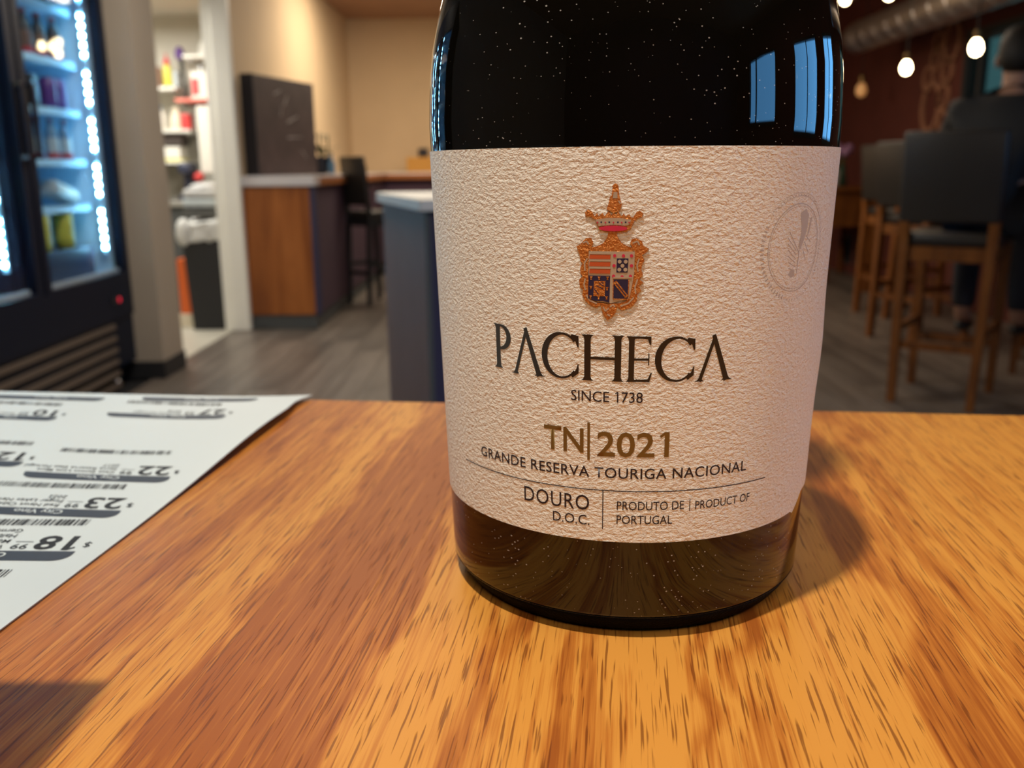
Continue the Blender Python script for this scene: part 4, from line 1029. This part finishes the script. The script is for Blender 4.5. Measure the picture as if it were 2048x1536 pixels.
for x in (3.06, 3.54):
    for y in (8.83, 9.77):
        bm = NB(); beam(bm, (x, y, 0), (x, y, .55), .04); emit_obj('leg', bm, MT['stool_wood'], sb, True)
fl = thing('flower_vase', 'vase of lilac flowers on the sideboard just above the bottle label edge', 'vase', (3.32, 9.3, .9205))
bm = NB(); lathe(bm, [(.04, 0), (.05, .06), (.03, .14), (.035, .2)], 16); sharp_smooth(emit_obj('vase', bm, MT['green_bottle'], fl), 40)
for k in range(7):
    a = k*2.4; bm = NB(); ball(bm, (.05*math.cos(a), .05*math.sin(a), .34+.03*math.sin(k*1.7)), .045, u=10, v=7); emit_obj('blossom', bm, MT['lilac'], fl, None, True)
bm = NB(); tube(bm, [(0, 0, .18), (.02, .02, .32)], .008); tube(bm, [(0, 0, .18), (-.03, .01, .32)], .008); tube(bm, [(0, 0, .18), (.01, -.03, .33)], .008); emit_obj('stems', bm, MT['leaf'], fl)
lat('candle_bowl', 'small tan bowl on the high table seen between the stools', 'bowl', [('bowl', [(.03, 0), (.055, .03), (.062, .06)], 'kraft'), ('candle', [(.025, .035), (.025, .07)], 'cream')], 3.28, 6.6, 1.0305)

# ================================================================== DUCT, LIGHTS, ORNAMENT
du = thing('spiral_duct', 'silver round spiral duct hanging under the ceiling at the upper right', 'duct', (3.2, 6.0, 2.26))
bm = NB(); lathe(bm, [(.012, 0), (.11, .0), (.132, .02), (.135, .05), (.135, 5.8)], 40, (0, 8.85-6.0-5.85, 0), axis='Y')
for v in bm.verts: v.co.y = -(v.co.y-(8.85-6.0-5.85))+2.85
sharp_smooth(emit_obj('pipe', bm, MT['duct'], du), 40)
bm = NB(); pts = []
for k in range(16*22): a = 2*PI*k/16; pts.append((.1365*math.cos(a), 2.78-k*.26/16, .1365*math.sin(a)))
tube(bm, pts, .004, 4); emit_obj('seam', bm, MT['duct'], du)
for y in (2.2, -.2, -2.2):
    bm = NB(); tube(bm, [(0, y, .13), (0, y, 2.80-2.26)], .006, 6); emit_obj('hanger', bm, MT['cord'], du)
def bulb_pendant(name, x, y, z, label, m='bulb', r=.032, group=None):
    t = thing(name, label, 'lamp', (x, y, z), 0, group)
    bm = NB(); lathe(bm, [(.004, -r*1.15), (r*.7, -r*.85), (r, -.1*r), (r*.85, r*.7), (r*.45, r*1.4)], 18); emit_obj('bulb', bm, MT[m], t, None, True)
    bm = NB(); lathe(bm, [(r*.5, r*1.4), (r*.55, r*2.6), (r*.25, r*2.9)], 14); emit_obj('socket', bm, MT['brass'], t)
    bm = NB(); tube(bm, [(0, 0, r*2.8), (0, 0, CEIL-z)], .004, 6); emit_obj('cord', bm, MT['cord'], t)
    return t
bulb_pendant('pendant_lamp', 2.496, 6.0, 1.712, 'lower left glowing bulb before the maroon wall at the right')
bulb_pendant('pendant_lamp', 2.436, 5.0, 1.710, 'glowing bulb beside the seated person\'s head')
bulb_pendant('pendant_lamp', 2.427, 7.0, 2.29, 'glowing bulb at the top edge just right of the bottle', r=.034)
bulb_pendant('pendant_lamp', 2.35, 6.0, 2.15, 'glowing bulb cut by the top edge, second right of the bottle')
bulb_pendant('pendant_lamp', 3.3, 8.9, 1.80, 'dim amber lamp low beside the bottle shoulder', 'bulb_dim', .05)
for k, (x, y, z) in enumerate(((.378, 9.3, 2.302), (.291, 9.34, 2.301), (.217, 9.3, 2.33), (.19, 9.22, 2.225), (.005, 9.3, 2.263), (-.092, 9.3, 2.262))):
    bulb_pendant('pendant_lamp', x, y, z, 'bulb of the cluster hidden behind the bottle, mirrored in the cooler glass', 'bulb', .035, 'bulb cluster mirrored in the cooler')
bulb_pendant('pendant_lamp', -.168, -.045, 2.32, 'lamp hanging over the oak table, above the frame', 'bulb', .033)
orn = thing('wall_ornament', 'tan looping wall letters mounted on the maroon wall beside the window', 'ornament', (3.58, 7.9, 1.8))
for (y, z, ry, rz_, w_) in ((7.76, 2.10, .125, .155, .040), (7.80, 1.865, .085, .085, .030), (7.83, 1.67, .085, .10, .034), (8.05, 1.60, .155, .20, .040), (8.0, 2.13, .07, .075, .025), (8.03, 1.98, .075, .085, .025), (8.14, 1.83, .09, .10, .024), (7.80, 1.47, .07, .075, .026)):
    bm = NB(); n = 28; vs = []
    for k in range(n):
        a = 2*PI*k/n; c, s = math.cos(a), math.sin(a)
        vs.append([bm.verts.new((x, y+(ry+o)*c, z+(rz_+o)*s)) for x, o in ((3.599, w_/2), (3.575, w_/2), (3.575, -w_/2), (3.599, -w_/2))])
    for k in range(n):
        a, b = vs[k], vs[(k+1) % n]
        for j in range(4): bm.faces.new((a[j], a[(j+1) % 4], b[(j+1) % 4], b[j]))
    emit_obj('loop', bm, MT['tanwood'], orn, True)

# ================================================================== PERSON on the nearest stool
per = thing('person', 'person in a black jacket seated on the nearest stool, seen from behind', 'person', (2.25, 4.34, .815), R(-36))
def skinned(name, joints, edges, m, sub=2):
    """joints: (position, radius); continuous tapered surface grown over a skeleton"""
    me = bpy.data.meshes.new(name); me.from_pydata([j[0] for j in joints], edges, []); o = bpy.data.objects.new(name, me); COL.objects.link(o)
    md = o.modifiers.new('skin', 'SKIN'); md.use_smooth_shade = True
    for i, j in enumerate(joints):
        r = j[1]; me.skin_vertices[0].data[i].radius = r if isinstance(r, tuple) else (r, r)
    me.skin_vertices[0].data[0].use_root = True
    sd = o.modifiers.new('sub', 'SUBSURF'); sd.levels = sub; sd.render_levels = sub
    dg = bpy.context.evaluated_depsgraph_get(); m2 = bpy.data.meshes.new_from_object(o.evaluated_get(dg)); bpy.data.objects.remove(o)
    m2.materials.append(m); p = bpy.data.objects.new(name, m2); COL.objects.link(p); p.parent = per
    for f in m2.polygons: f.use_smooth = True
    return p
# local frame: origin on the seat, +y the way the sitter faces, z up
J = [((0, -.02, .10), .115), ((.01, .02, .28), .118), ((.03, .06, .46), .13), ((.04, .09, .58), .075), ((.045, .11, .665), .052), ((.05, .14, .78), .092), ((.05, .145, .84), .085),
     ((-.17, .08, .55), .062), ((-.22, .14, .32), .048), ((-.15, .36, .27), .038), ((-.10, .43, .27), .03),
     ((.24, .08, .55), .062), ((.29, .14, .32), .048), ((.22, .36, .27), .038), ((.17, .43, .27), .03),
     ((-.10, .02, .08), .095), ((-.13, .42, .075), .07), ((-.13, .40, -.34), .05), ((-.13, .42, -.48), .04), ((-.13, .54, -.52), .036),
     ((.10, .02, .08), .095), ((.13, .42, .075), .07), ((.13, .40, -.34), .05), ((.13, .42, -.48), .04), ((.13, .54, -.52), .036)]
Ed = [(0, 1), (1, 2), (2, 3), (3, 4), (4, 5), (5, 6), (2, 7), (7, 8), (8, 9), (9, 10), (2, 11), (11, 12), (12, 13), (13, 14), (0, 15), (15, 16), (16, 17), (17, 18), (18, 19), (0, 20), (20, 21), (21, 22), (22, 23), (23, 24)]
skinned('body', J, Ed, MT['skin'])
for sx, hb in ((-1, (-.10, .43, .27)), (1, (.17, .43, .27))):
    hx, hy, hz = hb
    jj = [((hx, hy-.01, hz), .028), ((hx, hy+.05, hz), .034)]; ee = [(0, 1)]
    for k, (dx, l) in enumerate(((-.027, .060), (-.009, .072), (.009, .068), (.026, .052))):
        b0 = len(jj); jj += [((hx+dx, hy+.085, hz), .0095), ((hx+dx*1.05, hy+.085+l*.55, hz-.008), .0085), ((hx+dx*1.05, hy+.085+l*.9, hz-.03), .0075)]; ee += [(1, b0), (b0, b0+1), (b0+1, b0+2)]
    b0 = len(jj); jj += [((hx-sx*.035, hy+.04, hz-.005), .011), ((hx-sx*.05, hy+.075, hz-.015), .009)]; ee += [(0, b0), (b0, b0+1)]
    skinned('hand', jj, ee, MT['skin'], 1)
JK = [((0, -.02, .04), .15), ((.01, .02, .26), .145), ((.03, .05, .46), .152), ((.04, .08, .58), .10), ((.045, .10, .635), .07),
      ((-.175, .07, .545), .085), ((-.235, .13, .32), .066), ((-.16, .35, .27), .05), ((.245, .07, .545), .085), ((.305, .13, .32), .066), ((.225, .35, .27), .05)]
skinned('jacket', JK, [(0, 1), (1, 2), (2, 3), (3, 4), (2, 5), (5, 6), (6, 7), (2, 8), (8, 9), (9, 10)], MT['jacket'])
TR_ = [((0, -.02, .10), .13), ((-.10, .02, .095), .105), ((-.13, .42, .085), .083), ((-.13, .41, -.30), .066), ((-.13, .42, -.44), .06), ((.10, .02, .095), .105), ((.13, .42, .085), .083), ((.13, .41, -.30), .066), ((.13, .42, -.44), .06)]
skinned('trousers', TR_, [(0, 1), (1, 2), (2, 3), (3, 4), (0, 5), (5, 6), (6, 7), (7, 8)], MT['jeans'])
HR = [((.05, .085, .70), .075), ((.05, .095, .79), .108), ((.05, .12, .86), .105), ((.05, .17, .885), .075)]
skinned('hair', HR, [(0, 1), (1, 2), (2, 3)], MT['hair'])
bm = NB()
for sx in (-1, 1): ball(bm, (.05+sx*.034, .228, .80), .011, u=8, v=6)
emit_obj('eye', bm, MT['white_plastic'], per, None, True)
bm = NB(); ball(bm, (.05, .236, .765), .016, .8, 1.1, 1.4, 10, 8); emit_obj('nose', bm, MT['skin'], per, None, True)
for sx in (-1, 1):
    bm = NB(); ball(bm, (.05+sx*.10, .14, .775), .028, .35, .7, 1.1, 10, 8); emit_obj('ear', bm, MT['skin'], per, None, True)
    bm = NB(); ball(bm, (sx*.13, .49, -.525), .05, .9, 2.3, .75, 14, 8); emit_obj('shoe', bm, MT['shoe'], per, None, True)
